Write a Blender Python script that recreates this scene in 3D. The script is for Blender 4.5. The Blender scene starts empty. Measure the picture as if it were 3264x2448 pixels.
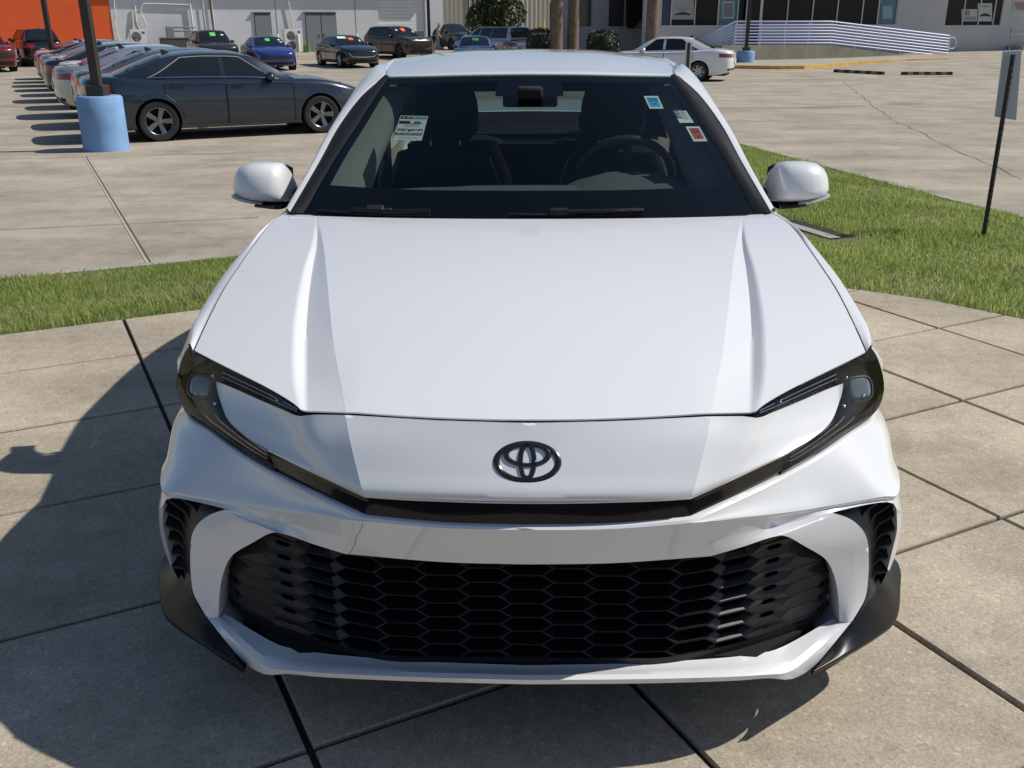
import bpy, bmesh, math, random
import numpy as np
from mathutils import Vector, Matrix
from mathutils.bvhtree import BVHTree
random.seed(7); RNG = np.random.default_rng(7)
scene = bpy.context.scene
col = scene.collection
# ------------------------------------------------------------------ camera
CF, CT, CY, CR = 3007.2667, 0.3623662, -0.02032129, -0.00412401
CO = np.array([0.00520855, -1.6587447, 1.543937]); PW, PH = 3264, 2448
_fx, _fy = math.sin(CY), math.cos(CY)
_r = np.array([_fy, -_fx, 0.]); VF = np.array([_fx*math.cos(CT), _fy*math.cos(CT), -math.sin(CT)])
_u = np.cross(_r, VF)
VR = _r*math.cos(CR)+_u*math.sin(CR); VU = -_r*math.sin(CR)+_u*math.cos(CR)
cam = bpy.data.objects.new('camera', bpy.data.cameras.new('camera')); col.objects.link(cam)
cam.data.sensor_fit = 'HORIZONTAL'; cam.data.sensor_width = 36.0; cam.data.lens = 36.0*CF/PW
cam.data.clip_start = 0.05; cam.data.clip_end = 2000
M = Matrix(((VR[0], VU[0], -VF[0], CO[0]), (VR[1], VU[1], -VF[1], CO[1]), (VR[2], VU[2], -VF[2], CO[2]), (0, 0, 0, 1)))
cam.matrix_world = M; scene.camera = cam
# ------------------------------------------------------------------ light
SUN_AZ = math.radians(80.0); SUN_EL = math.radians(47.0)     # azimuth from +Y towards +X
sd = Vector((math.sin(SUN_AZ)*math.cos(SUN_EL), math.cos(SUN_AZ)*math.cos(SUN_EL), math.sin(SUN_EL)))
world = bpy.data.worlds.new('World'); scene.world = world; world.use_nodes = True
nt = world.node_tree; nt.nodes.clear()
sky = nt.nodes.new('ShaderNodeTexSky'); sky.sky_type = 'NISHITA'; sky.sun_disc = False
sky.sun_elevation = SUN_EL; sky.sun_rotation = SUN_AZ; sky.air_density = 1.0; sky.dust_density = 0.4; sky.ozone_density = 2.6
bg = nt.nodes.new('ShaderNodeBackground'); bg.inputs['Strength'].default_value = 0.070
wo = nt.nodes.new('ShaderNodeOutputWorld')
nt.links.new(sky.outputs[0], bg.inputs[0]); nt.links.new(bg.outputs[0], wo.inputs[0])
sl = bpy.data.lights.new('sun', 'SUN'); sl.energy = 3.8; sl.angle = math.radians(0.53); sl.color = (1.0, 0.95, 0.87)
so = bpy.data.objects.new('sun', sl); col.objects.link(so); so.location = (20, 5, 30)
so.rotation_euler = sd.to_track_quat('Z', 'Y').to_euler()
scene.view_settings.view_transform = 'Standard'; scene.view_settings.look = 'None'
scene.view_settings.exposure = 0.24; scene.view_settings.gamma = 1.0; scene.view_settings.use_curve_mapping = False
try:
    scene.cycles.max_bounces = 8; scene.cycles.transparent_max_bounces = 16
except Exception: pass
# ------------------------------------------------------------------ helpers
def ray(u, v): return VF + VR*((u-PW/2)/CF) + VU*((PH/2-v)/CF)
def at(u, v, y):
    D = ray(u, v); p = CO + D*((y-CO[1])/D[1]); return p
def atz(u, v, z):
    D = ray(u, v); return CO + D*((z-CO[2])/D[2])
K = PW/2212.0
def atD(u, v, dist):
    """point seen at (u,v) at a horizontal distance from the camera"""
    D = ray(u, v); return CO + D*(dist/math.hypot(D[0], D[1]))
def R(pts):
    return np.array([at(*p) if not isinstance(p, tuple) or len(p) == 3 and p[0] > 20 else p for p in pts], float)
def P3(pts):
    """mixed list: (u,v,y) photo points (u>20) or (x,y,z) metres"""
    return np.array([at(*p) if abs(p[0]) > 20 else np.array(p, float) for p in pts], float)

def catmull(P, sub=12):
    P = np.asarray(P, float)
    if len(P) == 2: 
        t = np.linspace(0, 1, sub+1)[:, None]; return P[0]*(1-t)+P[1]*t
    Q = np.vstack([2*P[0]-P[1], P, 2*P[-1]-P[-2]])
    out = []
    for i in range(1, len(Q)-2):
        p0, p1, p2, p3 = Q[i-1:i+3]
        d = [max(1e-6, np.linalg.norm(b-a)**0.5) for a, b in ((p0, p1), (p1, p2), (p2, p3))]
        t0, t1 = 0, d[0]; t2 = t1+d[1]; t3 = t2+d[2]
        t = np.linspace(t1, t2, sub, endpoint=False)[:, None]
        A1 = (t1-t)/(t1-t0)*p0+(t-t0)/(t1-t0)*p1; A2 = (t2-t)/(t2-t1)*p1+(t-t1)/(t2-t1)*p2; A3 = (t3-t)/(t3-t2)*p2+(t-t2)/(t3-t2)*p3
        B1 = (t2-t)/(t2-t0)*A1+(t-t0)/(t2-t0)*A2; B2 = (t3-t)/(t3-t1)*A2+(t-t1)/(t3-t1)*A3
        out.append((t2-t)/(t2-t1)*B1+(t-t1)/(t2-t1)*B2)
    out.append(P[-1:]); return np.vstack(out)
def resample(C, n):
    s = np.r_[0, np.cumsum(np.linalg.norm(np.diff(C, axis=0), axis=1))]
    t = np.linspace(0, s[-1], n+1)
    return np.stack([np.interp(t, s, C[:, k]) for k in range(C.shape[1])], 1)
def curve(pts, n, corners=()):
    P = P3(pts)
    cuts = [0]+sorted(corners)+[len(P)-1]
    C = np.vstack([catmull(P[a:b+1])[(0 if k == 0 else 1):] for k, (a, b) in enumerate(zip(cuts[:-1], cuts[1:]))])
    return resample(C, n)
def coons(T, B, L, Rr):
    nu, nv = len(T)-1, len(L)-1
    u = np.linspace(0, 1, nu+1)[None, :, None]; v = np.linspace(0, 1, nv+1)[:, None, None]
    S = (1-v)*T[None]+v*B[None]+(1-u)*L[:, None]+u*Rr[:, None]
    S -= (1-u)*(1-v)*T[0]+u*(1-v)*T[-1]+(1-u)*v*B[0]+u*v*B[-1]
    return S
def ruled(A, B, nv=1, bulge=None):
    """loft straight between two equally sampled curves; bulge(v) returns an offset vector"""
    g = np.stack([A*(1-t)+B*t for t in np.linspace(0, 1, nv+1)])
    if bulge is not None:
        for k, t in enumerate(np.linspace(0, 1, nv+1)): g[k] += bulge(t)
    return g
def spline_rows(rows, sub):
    """smooth loft through a list of equally sampled curves"""
    A = np.stack(rows); m = A.shape[1]
    return np.stack([catmull(A[:, j], sub) for j in range(m)], 1)

class MB:
    def __init__(s): s.v = []; s.f = []; s.sym = False
    def add(s, verts, faces):
        o = len(s.v); s.v.extend([tuple(map(float, p)) for p in verts]); s.f.extend([tuple(i+o for i in f) for f in faces]); return s
    def grid(s, G, wrap=False):
        G = np.asarray(G); a, b = G.shape[:2]
        fs = []
        for i in range(a-1):
            for j in range(b if wrap else b-1):
                k = (j+1) % b
                fs.append((i*b+j, i*b+k, (i+1)*b+k, (i+1)*b+j))
        return s.add(G.reshape(-1, 3), fs)
    def box(s, c, d, rot=0, basis=None):
        c = np.array(c, float); h = np.array(d, float)/2
        ca, sa = math.cos(rot), math.sin(rot)
        B = np.array(basis, float) if basis is not None else np.array([[ca, sa, 0], [-sa, ca, 0], [0, 0, 1]])
        vs = [c+B[0]*(x*h[0])+B[1]*(y*h[1])+B[2]*(z*h[2]) for z in (-1, 1) for y in (-1, 1) for x in (-1, 1)]
        return s.add(vs, [(0, 2, 3, 1), (4, 5, 7, 6), (0, 1, 5, 4), (2, 6, 7, 3), (1, 3, 7, 5), (0, 4, 6, 2)])
    def tube(s, pts, r, n=8, cap=True):
        P = np.asarray(pts, float); rr = np.broadcast_to(np.asarray(r, float), (len(P),))
        rings = []
        up = np.array([0, 0, 1.])
        for i in range(len(P)):
            t = P[min(i+1, len(P)-1)]-P[max(i-1, 0)]; t = t/max(1e-9, np.linalg.norm(t))
            a = np.cross(t, up)
            if np.linalg.norm(a) < 0.05: a = np.cross(t, [0, 1., 0])
            a /= np.linalg.norm(a); b = np.cross(t, a)
            ang = np.linspace(0, 2*math.pi, n, endpoint=False)[:, None]
            rings.append(P[i]+rr[i]*(np.cos(ang)*a+np.sin(ang)*b))
        o = len(s.v); s.grid(np.stack(rings), wrap=True)
        if cap:
            m = len(P)-1
            s.f.append(tuple(o+k for k in range(n))[::-1]); s.f.append(tuple(o+m*n+k for k in range(n)))
        return s
    def lathe(s, prof, c=(0, 0, 0), axis=2, n=24):
        c = np.array(c, float); ang = np.linspace(0, 2*math.pi, n, endpoint=False)
        rings = []
        for r, h in prof:
            p = np.zeros((n, 3)); p[:, (axis+1) % 3] = r*np.cos(ang); p[:, (axis+2) % 3] = r*np.sin(ang); p[:, axis] = h
            rings.append(p+c)
        return s.grid(np.stack(rings), wrap=True)
    def prism(s, poly, d):
        """closed polygon (n,3) extruded by vector d, capped"""
        P = np.asarray(poly, float); n = len(P); o = len(s.v)
        s.add(np.vstack([P, P+np.array(d, float)]), [])
        s.f.append(tuple(o+i for i in range(n))); s.f.append(tuple(o+n+i for i in range(n))[::-1])
        for i in range(n): s.f.append((o+i, o+(i+1) % n, o+n+(i+1) % n, o+n+i))
        return s
    def mirror(s):
        s.sym = True; s.v = [(0.0, p[1], p[2]) if abs(p[0]) < .013 else p for p in s.v]
        o = len(s.v); s.v += [(-x, y, z) for x, y, z in s.v]; s.f += [tuple(i+o for i in f)[::-1] for f in s.f]; return s
    def flipx(s):
        s.v = [(-x, y, z) for x, y, z in s.v]; s.f = [f[::-1] for f in s.f]; return s
    def mesh(s, name, angle=35, merge=2e-4, smooth=True, out=None):
        if s.sym: s.v = [(0.0, p[1], p[2]) if abs(p[0]) < .013 else p for p in s.v]
        me = bpy.data.meshes.new(name)
        bm = bmesh.new(); vs = [bm.verts.new(p) for p in s.v]
        for f in s.f:
            f = list(dict.fromkeys(f))
            if len(f) < 3: continue
            try: bm.faces.new([vs[i] for i in f])
            except ValueError: pass
        if merge: bmesh.ops.remove_doubles(bm, verts=bm.verts[:], dist=merge)
        bmesh.ops.dissolve_degenerate(bm, dist=1e-5, edges=bm.edges[:])
        bmesh.ops.recalc_face_normals(bm, faces=bm.faces[:])
        if out is not None:                       # make open shells face away from a point
            bm.faces.ensure_lookup_table(); seen = set()
            for f0 in bm.faces:
                if f0.index in seen: continue
                isl = []; st = [f0]; seen.add(f0.index)
                while st:
                    f = st.pop(); isl.append(f)
                    for e in f.edges:
                        for g in e.link_faces:
                            if g.index not in seen: seen.add(g.index); st.append(g)
                w = sum(f.normal.dot(f.calc_center_median()-Vector(out))*f.calc_area() for f in isl)
                if w < 0: bmesh.ops.reverse_faces(bm, faces=isl)
        bm.to_mesh(me); bm.free()
        if smooth:
            me.shade_smooth(); me.set_sharp_from_angle(angle=math.radians(angle))
        return me
    def build(s, name, mat, parent=None, angle=35, solid=0, smooth=True, out=None, bevel=0, merge=2e-4, label=None):
        o = bpy.data.objects.new(name, s.mesh(name, angle, merge, smooth, out)); col.objects.link(o)
        if mat is not None: o.data.materials.append(mat)
        if parent is not None: o.parent = parent
        if bevel:
            m = o.modifiers.new('bevel', 'BEVEL'); m.width = bevel; m.segments = 2; m.limit_method = 'ANGLE'; m.angle_limit = math.radians(40)
        if solid:
            m = o.modifiers.new('solid', 'SOLIDIFY'); m.thickness = solid; m.offset = -1
        if label: o['label'] = label
        return o
def tag(o, label=None, cat=None, group=None, kind=None):
    if label: o['label'] = label
    if cat: o['category'] = cat
    if group: o['group'] = group
    if kind: o['kind'] = kind
    return o
def thing(name, label, cat, loc=(0, 0, 0), rz=0, group=None):
    o = bpy.data.objects.new(name, None); col.objects.link(o); o.empty_display_size = 0.1
    o.location = loc; o.rotation_euler = (0, 0, rz); return tag(o, label, cat, group)
def copy_tree(o, parent=None):
    c = o.copy(); col.objects.link(c)
    if parent is not None: c.parent = parent
    for ch in list(o.children): copy_tree(ch, c)
    return c
# ------------------------------------------------------------------ materials
MATS = {}
def mat(name, rgb, rough=0.5, metal=0.0, coat=0.0, coatr=0.03, spec=0.5, noise=None, bump=None, alpha=None, ior=None):
    """noise=(scale, amount, detail) tone variation; bump=(scale, strength)"""
    if name in MATS: return MATS[name]
    m = bpy.data.materials.new(name); m.use_nodes = True; n = m.node_tree; b = n.nodes['Principled BSDF']
    b.inputs['Base Color'].default_value = (*rgb, 1); b.inputs['Roughness'].default_value = rough; b.inputs['Metallic'].default_value = metal
    b.inputs['Coat Weight'].default_value = coat; b.inputs['Coat Roughness'].default_value = coatr
    b.inputs['Specular IOR Level'].default_value = spec
    if noise or bump:
        tc = n.nodes.new('ShaderNodeTexCoord')
    if noise:
        t = n.nodes.new('ShaderNodeTexNoise'); t.inputs['Scale'].default_value = noise[0]; t.inputs['Detail'].default_value = noise[2] if len(noise) > 2 else 5
        n.links.new(tc.outputs['Object'], t.inputs['Vector'])
        mr = n.nodes.new('ShaderNodeMapRange'); mr.inputs[1].default_value = 0.25; mr.inputs[2].default_value = 0.75
        mr.inputs[3].default_value = 1-noise[1]; mr.inputs[4].default_value = 1+noise[1]
        n.links.new(t.outputs[0], mr.inputs[0])
        mx = n.nodes.new('ShaderNodeVectorMath'); mx.operation = 'SCALE'; mx.inputs[0].default_value = rgb
        n.links.new(mr.outputs[0], mx.inputs['Scale']); n.links.new(mx.outputs[0], b.inputs['Base Color'])
    if bump:
        t2 = n.nodes.new('ShaderNodeTexNoise'); t2.inputs['Scale'].default_value = bump[0]; t2.inputs['Detail'].default_value = 4
        n.links.new(tc.outputs['Object'], t2.inputs['Vector'])
        bp = n.nodes.new('ShaderNodeBump'); bp.inputs['Strength'].default_value = bump[1]; bp.inputs['Distance'].default_value = 0.01
        n.links.new(t2.outputs[0], bp.inputs['Height']); n.links.new(bp.outputs[0], b.inputs['Normal'])
    MATS[name] = m; return m
def glass(name, tint, refl_rough=0.0, ior=1.5, boost=1.0):
    """thin clear pane: fresnel reflection over a tinted see-through layer"""
    if name in MATS: return MATS[name]
    m = bpy.data.materials.new(name); m.use_nodes = True; n = m.node_tree; n.nodes.clear()
    o = n.nodes.new('ShaderNodeOutputMaterial'); t = n.nodes.new('ShaderNodeBsdfTransparent'); t.inputs[0].default_value = (*tint, 1)
    g = n.nodes.new('ShaderNodeBsdfGlossy'); g.inputs['Roughness'].default_value = refl_rough; g.inputs[0].default_value = (boost, boost, boost, 1)
    fr = n.nodes.new('ShaderNodeFresnel'); fr.inputs[0].default_value = ior
    ge = n.nodes.new('ShaderNodeNewGeometry'); mr = n.nodes.new('ShaderNodeMapRange'); mr.inputs[3].default_value = ior; mr.inputs[4].default_value = 1/ior
    n.links.new(ge.outputs['Backfacing'], mr.inputs[0]); n.links.new(mr.outputs[0], fr.inputs[0])     # same reflectance from both sides
    mx = n.nodes.new('ShaderNodeMixShader')
    n.links.new(fr.outputs[0], mx.inputs[0]); n.links.new(t.outputs[0], mx.inputs[1]); n.links.new(g.outputs[0], mx.inputs[2]); n.links.new(mx.outputs[0], o.inputs[0])
    MATS[name] = m; return m
def nodes_mat(name):
    m = bpy.data.materials.new(name); m.use_nodes = True; MATS[name] = m
    return m, m.node_tree, m.node_tree.nodes['Principled BSDF']
WHITE = mat('white_paint', (0.735, 0.74, 0.75), 0.32, 0, 1.0, 0.02)
PIANO = mat('gloss_black', (0.005, 0.005, 0.006), 0.12, 0, .45, 0.02, .2)
LAMPB = mat('lamp_black', (0.004, 0.004, 0.006), 0.3, 0, 0, .02, .25)
SATIN = mat('satin_black', (0.018, 0.018, 0.019), 0.38, 0, 0.0, 0.1, 0.5)
GRILLE = mat('grille_black', (0.011, 0.011, 0.0115), 0.40, 0, 0, 0.1, 0.38)
PLASTIC = mat('black_plastic', (0.010, 0.010, 0.011), 0.5, spec=.3)
RUBBER = mat('rubber', (0.018, 0.018, 0.018), 0.75, noise=(40, 0.2))
DARK = mat('dark_void', (0.003, 0.003, 0.003), 0.9)
CHROME = mat('chrome', (0.75, 0.76, 0.78), 0.12, 1.0)
ALLOY = mat('alloy', (0.42, 0.43, 0.45), 0.25, 1.0)
DALLOY = mat('dark_alloy', (0.06, 0.06, 0.065), 0.3, 0.6)
SPLIT = mat('splitter_black', (0.007, 0.007, 0.0075), 0.36, 0.0, 0.0, 0.25, 0.32)
EMBLEM = mat('emblem_black', (0.012, 0.012, 0.013), 0.28, 0, 0.6, 0.1)
WSGLASS = glass('windshield_glass', (0.56, 0.64, 0.615), 0.0, 1.5, 0.55)
SIDEGLASS = glass('side_glass', (0.32, 0.37, 0.355), 0.0, 1.5, 1.0)
LENS = glass('lamp_glass', (0.90, 0.91, 0.92), 0.0, 1.42, .42)
FRIT = mat('glass_frit', (0.004, 0.004, 0.005), 0.08, 0, 0.0, 0.02, 0.35)
INTDARK = mat('interior_black', (0.012, 0.012, 0.014), 0.7, noise=(60, 0.2))
SEAT = mat('seat_fabric', (0.014, 0.014, 0.016), 0.8, noise=(120, 0.3))
DASH = mat('dash_plastic', (0.12, 0.125, 0.127), 0.75, noise=(200, 0.12))
TRIM = mat('pillar_lining', (0.20, 0.20, 0.19), 0.85, noise=(150, 0.08))
STITCH = mat('seat_piping', (0.30, 0.31, 0.31), 0.7)
# ================================================================== the white sedan in front
car = thing('white_sedan', 'white sedan parked on the paved pad, black mesh lower grille and black emblem', 'car', (0, 0, 0))
def sp1(xs, ys):
    C = catmull(np.stack([xs, ys], 1).astype(float), 16); return lambda t: np.interp(t, C[:, 0], C[:, 1])
_zc = sp1([0.05, .135, .2, .3, .47, .7, .95, 1.16, 1.4, 1.6], [.752, .785, .806, .834, .877, .927, .966, .990, 1.008, 1.02])
_cc = sp1([0.0, .3, .47, .9, 1.35, 1.7], [.10, .10, .098, .075, .045, .04])
def H0(x, y): return float(_zc(y))-float(_cc(y))*x*x-.013*min(1, max(0, (x-.375)/.11))*min(1, max(0, (.55-y)/.36))**1.4
def hood_pt(u, v):
    lo, hi = 0.02, 1.6
    g = lambda y: (lambda p: p[2]-H0(p[0], p[1]))(at(u, v, y))
    for _ in range(50):
        m = (lo+hi)/2
        if g(m) > 0: lo = m
        else: hi = m
    return at(u, v, (lo+hi)/2)
HP = lambda L: np.array([hood_pt(*p) for p in L])
NH = 40
h_crease = resample(catmull(HP([(2265, 1317), (2288, 1200), (2308, 1094), (2326, 940), (2342, 800), (2354, 735), (2364, 688)])), NH)
h_valley = resample(catmull(HP([(2393, 1313), (2400, 1240), (2403, 1150), (2403, 1040), (2396, 940), (2384, 850), (2370, 780), (2366, 730), (2369, 688)])), NH)
h_ridge = resample(catmull(HP([(2410, 1311), (2430, 1240), (2436, 1150), (2434, 1040), (2421, 940), (2402, 850), (2380, 780), (2372, 730), (2373, 688)])), NH)
h_edge = resample(catmull(HP([(2759, 1122), (2732, 1060), (2700, 992), (2659, 915), (2614, 847), (2574, 789), (2540, 742), (2500, 702), (2453, 677)])), NH)
yr = hood_pt(1691, 698)[1]; yf = hood_pt(1691, 1337)[1]
h_cen = np.array([(0, y, H0(0, y)) for y in np.linspace(yf, yr, NH+1)])
def between(a, b, t):
    g = a*(1-t)+b*t; g[:, 1] = a[:, 1]+(b[:, 1]-a[:, 1])*t*t; return np.array([(p[0], p[1], H0(p[0], p[1])) for p in g])
dep = np.interp(np.linspace(0, 1, NH+1), [0, .12, .35, .6, .8, .9, 1], [.003, .012, .0145, .012, .006, .001, 0])
h_valley = h_valley.copy(); h_valley[:, 2] -= dep; h_valley[:, 1] += dep*1.5
h_in = h_crease+(h_valley-h_crease)*0.05; h_out = between(h_ridge, h_edge, 0.05)
rows = [between(h_cen, h_crease, t) for t in np.linspace(0, 1, 15)]
rows += [h_crease*(1-t)+h_valley*t for t in (.12, .4, .75, .92)]+[h_valley, h_valley*.75+h_ridge*.25, h_valley*.3+h_ridge*.7, h_ridge]
# the outer field: its front edge follows the lamp, so blend the rows
Hf = resample(catmull(HP([(2410, 1311), (2430, 1293), (2503, 1249), (2570, 1215), (2634, 1184), (2700, 1152), (2759, 1122)])), 24)
Hr = resample(catmull(HP([(2373, 688), (2407, 682), (2453, 677)])), 24)
outer = coons(h_ridge, h_edge, Hf, Hr)
for i in range(1, outer.shape[0]):
    q = outer[i]; rows.append(np.array([(p[0], p[1], H0(p[0], p[1])) for p in q]))
G = np.stack(rows)                                   # across, along
mb = MB(); mb.grid(G[:15]); G2 = G[14:].copy(); G2[0] += [0, 0, -.00026]; mb.grid(G2)     # the crease stays a crisp line
fr = G[:, 0]; mb.grid(np.stack([fr, fr+[0, .0015, -.004], fr+[0, .012, -.007]])); hood_front = fr
rr = G[:, -1]; mb.grid(np.stack([rr, rr+[0, .004, -.005], rr+[0, .004, -.016]]))
ee = G[-1]; mb.grid(np.stack([ee, ee+[-.001, 0, -.005], ee+[-.006, 0, -.02]]))
hood = mb.mirror().build('hood', WHITE, car, angle=50, out=(0, .8, 0))
U_edge = HP([(2409, 1314), (2430, 1296), (2503, 1252), (2570, 1218), (2634, 1187), (2700, 1155), (2757, 1125)])+np.array([0, .001, -.004])
_yU = lambda x: float(np.interp(x, U_edge[:, 0], U_edge[:, 1]))
def onU(L, d=.010):
    out = []
    for u, v in L:
        y = .3
        for _ in range(12): y = _yU(at(u, v, y)[0])-d
        out.append(at(u, v, y))
    return np.array(out)
# ---- nose panel between hood and the black strip
crs_t = hood_pt(2266, 1327)
n_crease = curve([tuple(crs_t), (2252, 1400, .130), (2227, 1500, .088), (2206, 1578, .058), (2202, 1587, .062)], 24)
topc = np.vstack([HP([(1691, 1348), (1830, 1345), (1980, 1341), (2120, 1334)]), [n_crease[0]]])
botc = P3([(1691, 1602, .033), (1830, 1601, .036), (1960, 1598, .042), (2090, 1594, .051)])
botc = np.vstack([botc, [n_crease[-1]]])
cenc = P3([(0, topc[0][1], topc[0][2]), (1691, 1420, .098), (1691, 1510, .061), (1691, 1585, .032), (1691, 1602, .036)]); cenc[:, 0] = 0
mb = MB()
mb.grid(coons(resample(catmull(topc), 20), resample(catmull(botc), 20), resample(catmull(cenc), 24), n_crease))
t2 = np.vstack([[n_crease[0]], HP([(2325, 1326), (2375, 1326)])+[0, .001, -.001], onU([(2412, 1332), (2475, 1309), (2562, 1273), (2640, 1239), (2688, 1221)])])
b2 = np.vstack([[n_crease[-1]], P3([(2300, 1543, .105), (2400, 1497, .148), (2518, 1441, .208)])])
yq = float(t2[-1][1])
r2 = curve([(2688, 1221, yq), (2687, 1240, yq-.006), (2672, 1290, yq-.038), (2655, 1333, .337), (2634, 1362, .308), (2591, 1396, .265), (2518, 1441, .208)], 24)
nose_edge = r2
np_ = coons(resample(catmull(t2), 24), resample(catmull(b2), 24), n_crease, r2); np_[:, 0] += [0, 0, -.00026]; mb.grid(np_)
lowedge = np.vstack([resample(catmull(botc), 20), resample(catmull(b2), 24)[1:]])
mb.grid(np.stack([lowedge, lowedge+[0, .002, -.004], lowedge+[0, .014, -.009]]))
tope = np.vstack([resample(catmull(topc), 20), resample(catmull(t2), 24)[1:]])
mb.grid(np.stack([tope, tope+[0, .003, -.003], tope+[0, .006, -.010]]))
hs = MB(); hs.grid(np.stack([tope[:28]+[0, .001, -.009], tope[:28]+[0, .05, -.012], tope[:28]+[0, .07, .0]])); hs.mirror(); hs.build('hood_gap_shade', DARK, car)  # black strip laid under the shut gap to paint its shade
mb.grid(np.stack([r2, r2+[-.002, .003, -.002], r2+[-.004, .016, -.004]]))
mb.mirror().build('nose_panel', WHITE, car, angle=28, out=(0, .8, .2))
# ---- front bumper
mb = MB()
r0 = [(1691, 1674, .030), (1950, 1669, .040), (2196, 1649, .056), (2340, 1583, .125), (2486, 1513, .215), (2634, 1428, .322), (2706, 1377, .392), (2771, 1335, .470), (.873, .545, .664), (.888, .64, .672)]
r1 = [(1691, 1690, .018), (1950, 1686, .028), (2206, 1667, .046), (2350, 1598, .112), (2492, 1530, .202), (2640, 1445, .307), (2714, 1393, .378), (2780, 1349, .458), (.877, .545, .650), (.892, .64, .655)]
n0, n1 = 9, 9
c0 = curve(r0, 60, (2,)); c1 = curve(r1, 60, (2,))
mb.grid(np.stack([c0+[0, .006, -.001], c0, c0*.6+c1*.4+[0, -.003, .001], c1]))
crest_p = [(2206, 1667, .046), (2350, 1650, .094), (2462, 1639, .150), (2560, 1626, .195), (2650, 1611, .236), (2740, 1596, .262), (2820, 1582, .283), (2858, 1580, .305), (.898, .415, .530), (.914, .53, .535), (.918, .64, .54)]
crest = curve(crest_p, 48)
upA = curve(r1[2:], 48)
mid = (crest+upA)/2
nrm = np.array([0.25, -0.75, 0.6]); _t = np.linspace(0, 1, 49); sh = (np.sin(np.clip(_t/.62, 0, 1)*math.pi)*1.0)[:, None]; cv = (np.sin(np.clip((_t-.62)/.38, 0, 1)*math.pi/2))[:, None]; outv = np.array([.012, -.004, 0])
g = spline_rows([upA, upA*.9+crest*.1+nrm*-.0015*sh, mid-nrm*.004*sh+outv*cv, crest*.9+upA*.1+nrm*.000*sh, crest], 5)
mb.grid(g)
crest2 = crest+np.array([-.001, .004, -.010])*np.minimum(1, np.arange(49)/8)[:, None]
mb.grid(np.stack([crest, crest*.5+crest2*.5+[0, -.0015, .001], crest2]))
# centre bar between strip and lower grille
barT = np.vstack([P3(r1[:3])])
tC = np.vstack([catmull(barT)[:-1]]); tCr = resample(tC, 16)
F1 = at(2458, 1680, .168); TT = at(2650, 1634, .232)
bt = resample(catmull(P3([(1691, 1799, .058), (1950, 1795, .064), (2264, 1773, .092)])), 16)
cl = resample(np.stack([tCr[0], bt[0]]), 6); crr = resample(np.stack([tCr[-1], bt[-1]]), 6)
mb.grid(coons(tCr, bt, cl, crr))
bt2 = resample(catmull(P3([(2264, 1773, .092), (2370, 1742, .122), (2440, 1718, .148), (2466, 1711, .158)])), 14)
i1 = int(np.argmin(np.linalg.norm(crest2-at(2462, 1641, .154), axis=1)))
tt2 = resample(np.vstack([[tCr[-1]], crest2[1:i1+1]]), 14)
sideF = resample(np.stack([tt2[-1], F1, bt2[-1]]), 6)
mb.grid(coons(tt2, bt2, crr, sideF))
# strip under the crest down to the scoop facet, the vent and round the corner
under = resample(catmull(np.vstack([[F1], [TT], P3([(2740, 1613, .258), (2800, 1602, .276), (2826, 1600, .284), (2848, 1604, .293), (2858, 1622, .302), (2875, 1628, .362), (.908, .47, .46), (.912, .64, .44)])])), 30)
ct = resample(crest2[i1:], 30)
mb.grid(np.stack([ct, ct*.5+under*.5+np.array([0, .002, 0]), under]))
# scoop facet and pillar
gin = [(2490, 1706, .155), (2514, 1712, .166), (2560, 1738, .190), (2632, 1783, .226), (2654, 1821, .238), (2668, 1871, .244), (2674, 1925, .244), (2676, 1983, .242)]
gout = [(2650, 1634, .232), (2680, 1643, .243), (2706, 1653, .252), (2730, 1669, .258), (2750, 1690, .262), (2764, 1720, .266), (2769, 1770, .272), (2768, 1830, .274), (2757, 1909, .266), (2717, 1979, .238)]
gi = curve(gin, 36); go = curve(gout, 36)
fA, fB = 20, 17
foldI, foldO = gi[fA], go[fB]
iT = int(np.argmin(np.linalg.norm(under-TT, axis=1))); ftop = resample(np.vstack([under[:iT], [TT]]), 12)
fold = resample(np.stack([foldI, foldO]), 12)
gsh = np.vstack([[at(2466, 1711, .158)], gi[:fA+1]])
lft = np.vstack([[F1], gsh]); mb.grid(coons(ftop, fold, lft, resample(go[:fB+1], len(lft)-1)))
low = coons(fold, resample(np.stack([gi[-1], go[-1]]), 12), gi[fA:], resample(go[fB:], len(gi[fA:])-1))
bl = np.sin(np.linspace(0, math.pi, low.shape[1]))[None, :, None]*np.linspace(0, 1, low.shape[0])[:, None, None]
low = low+bl*np.array([0, -.006, 0]); mb.grid(low)
# rim walls into grille and vent
mb.grid(np.stack([np.vstack([bt, bt2[1:], gi]), np.vstack([bt, bt2[1:], gi])+[-.0015, .006, -.001], np.vstack([bt, bt2[1:], gi])+[-.003, .07, 0]]))
mb.grid(np.stack([go, go+[.001, .003, -.001], go+[.002, .014, -.004]]))
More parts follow.
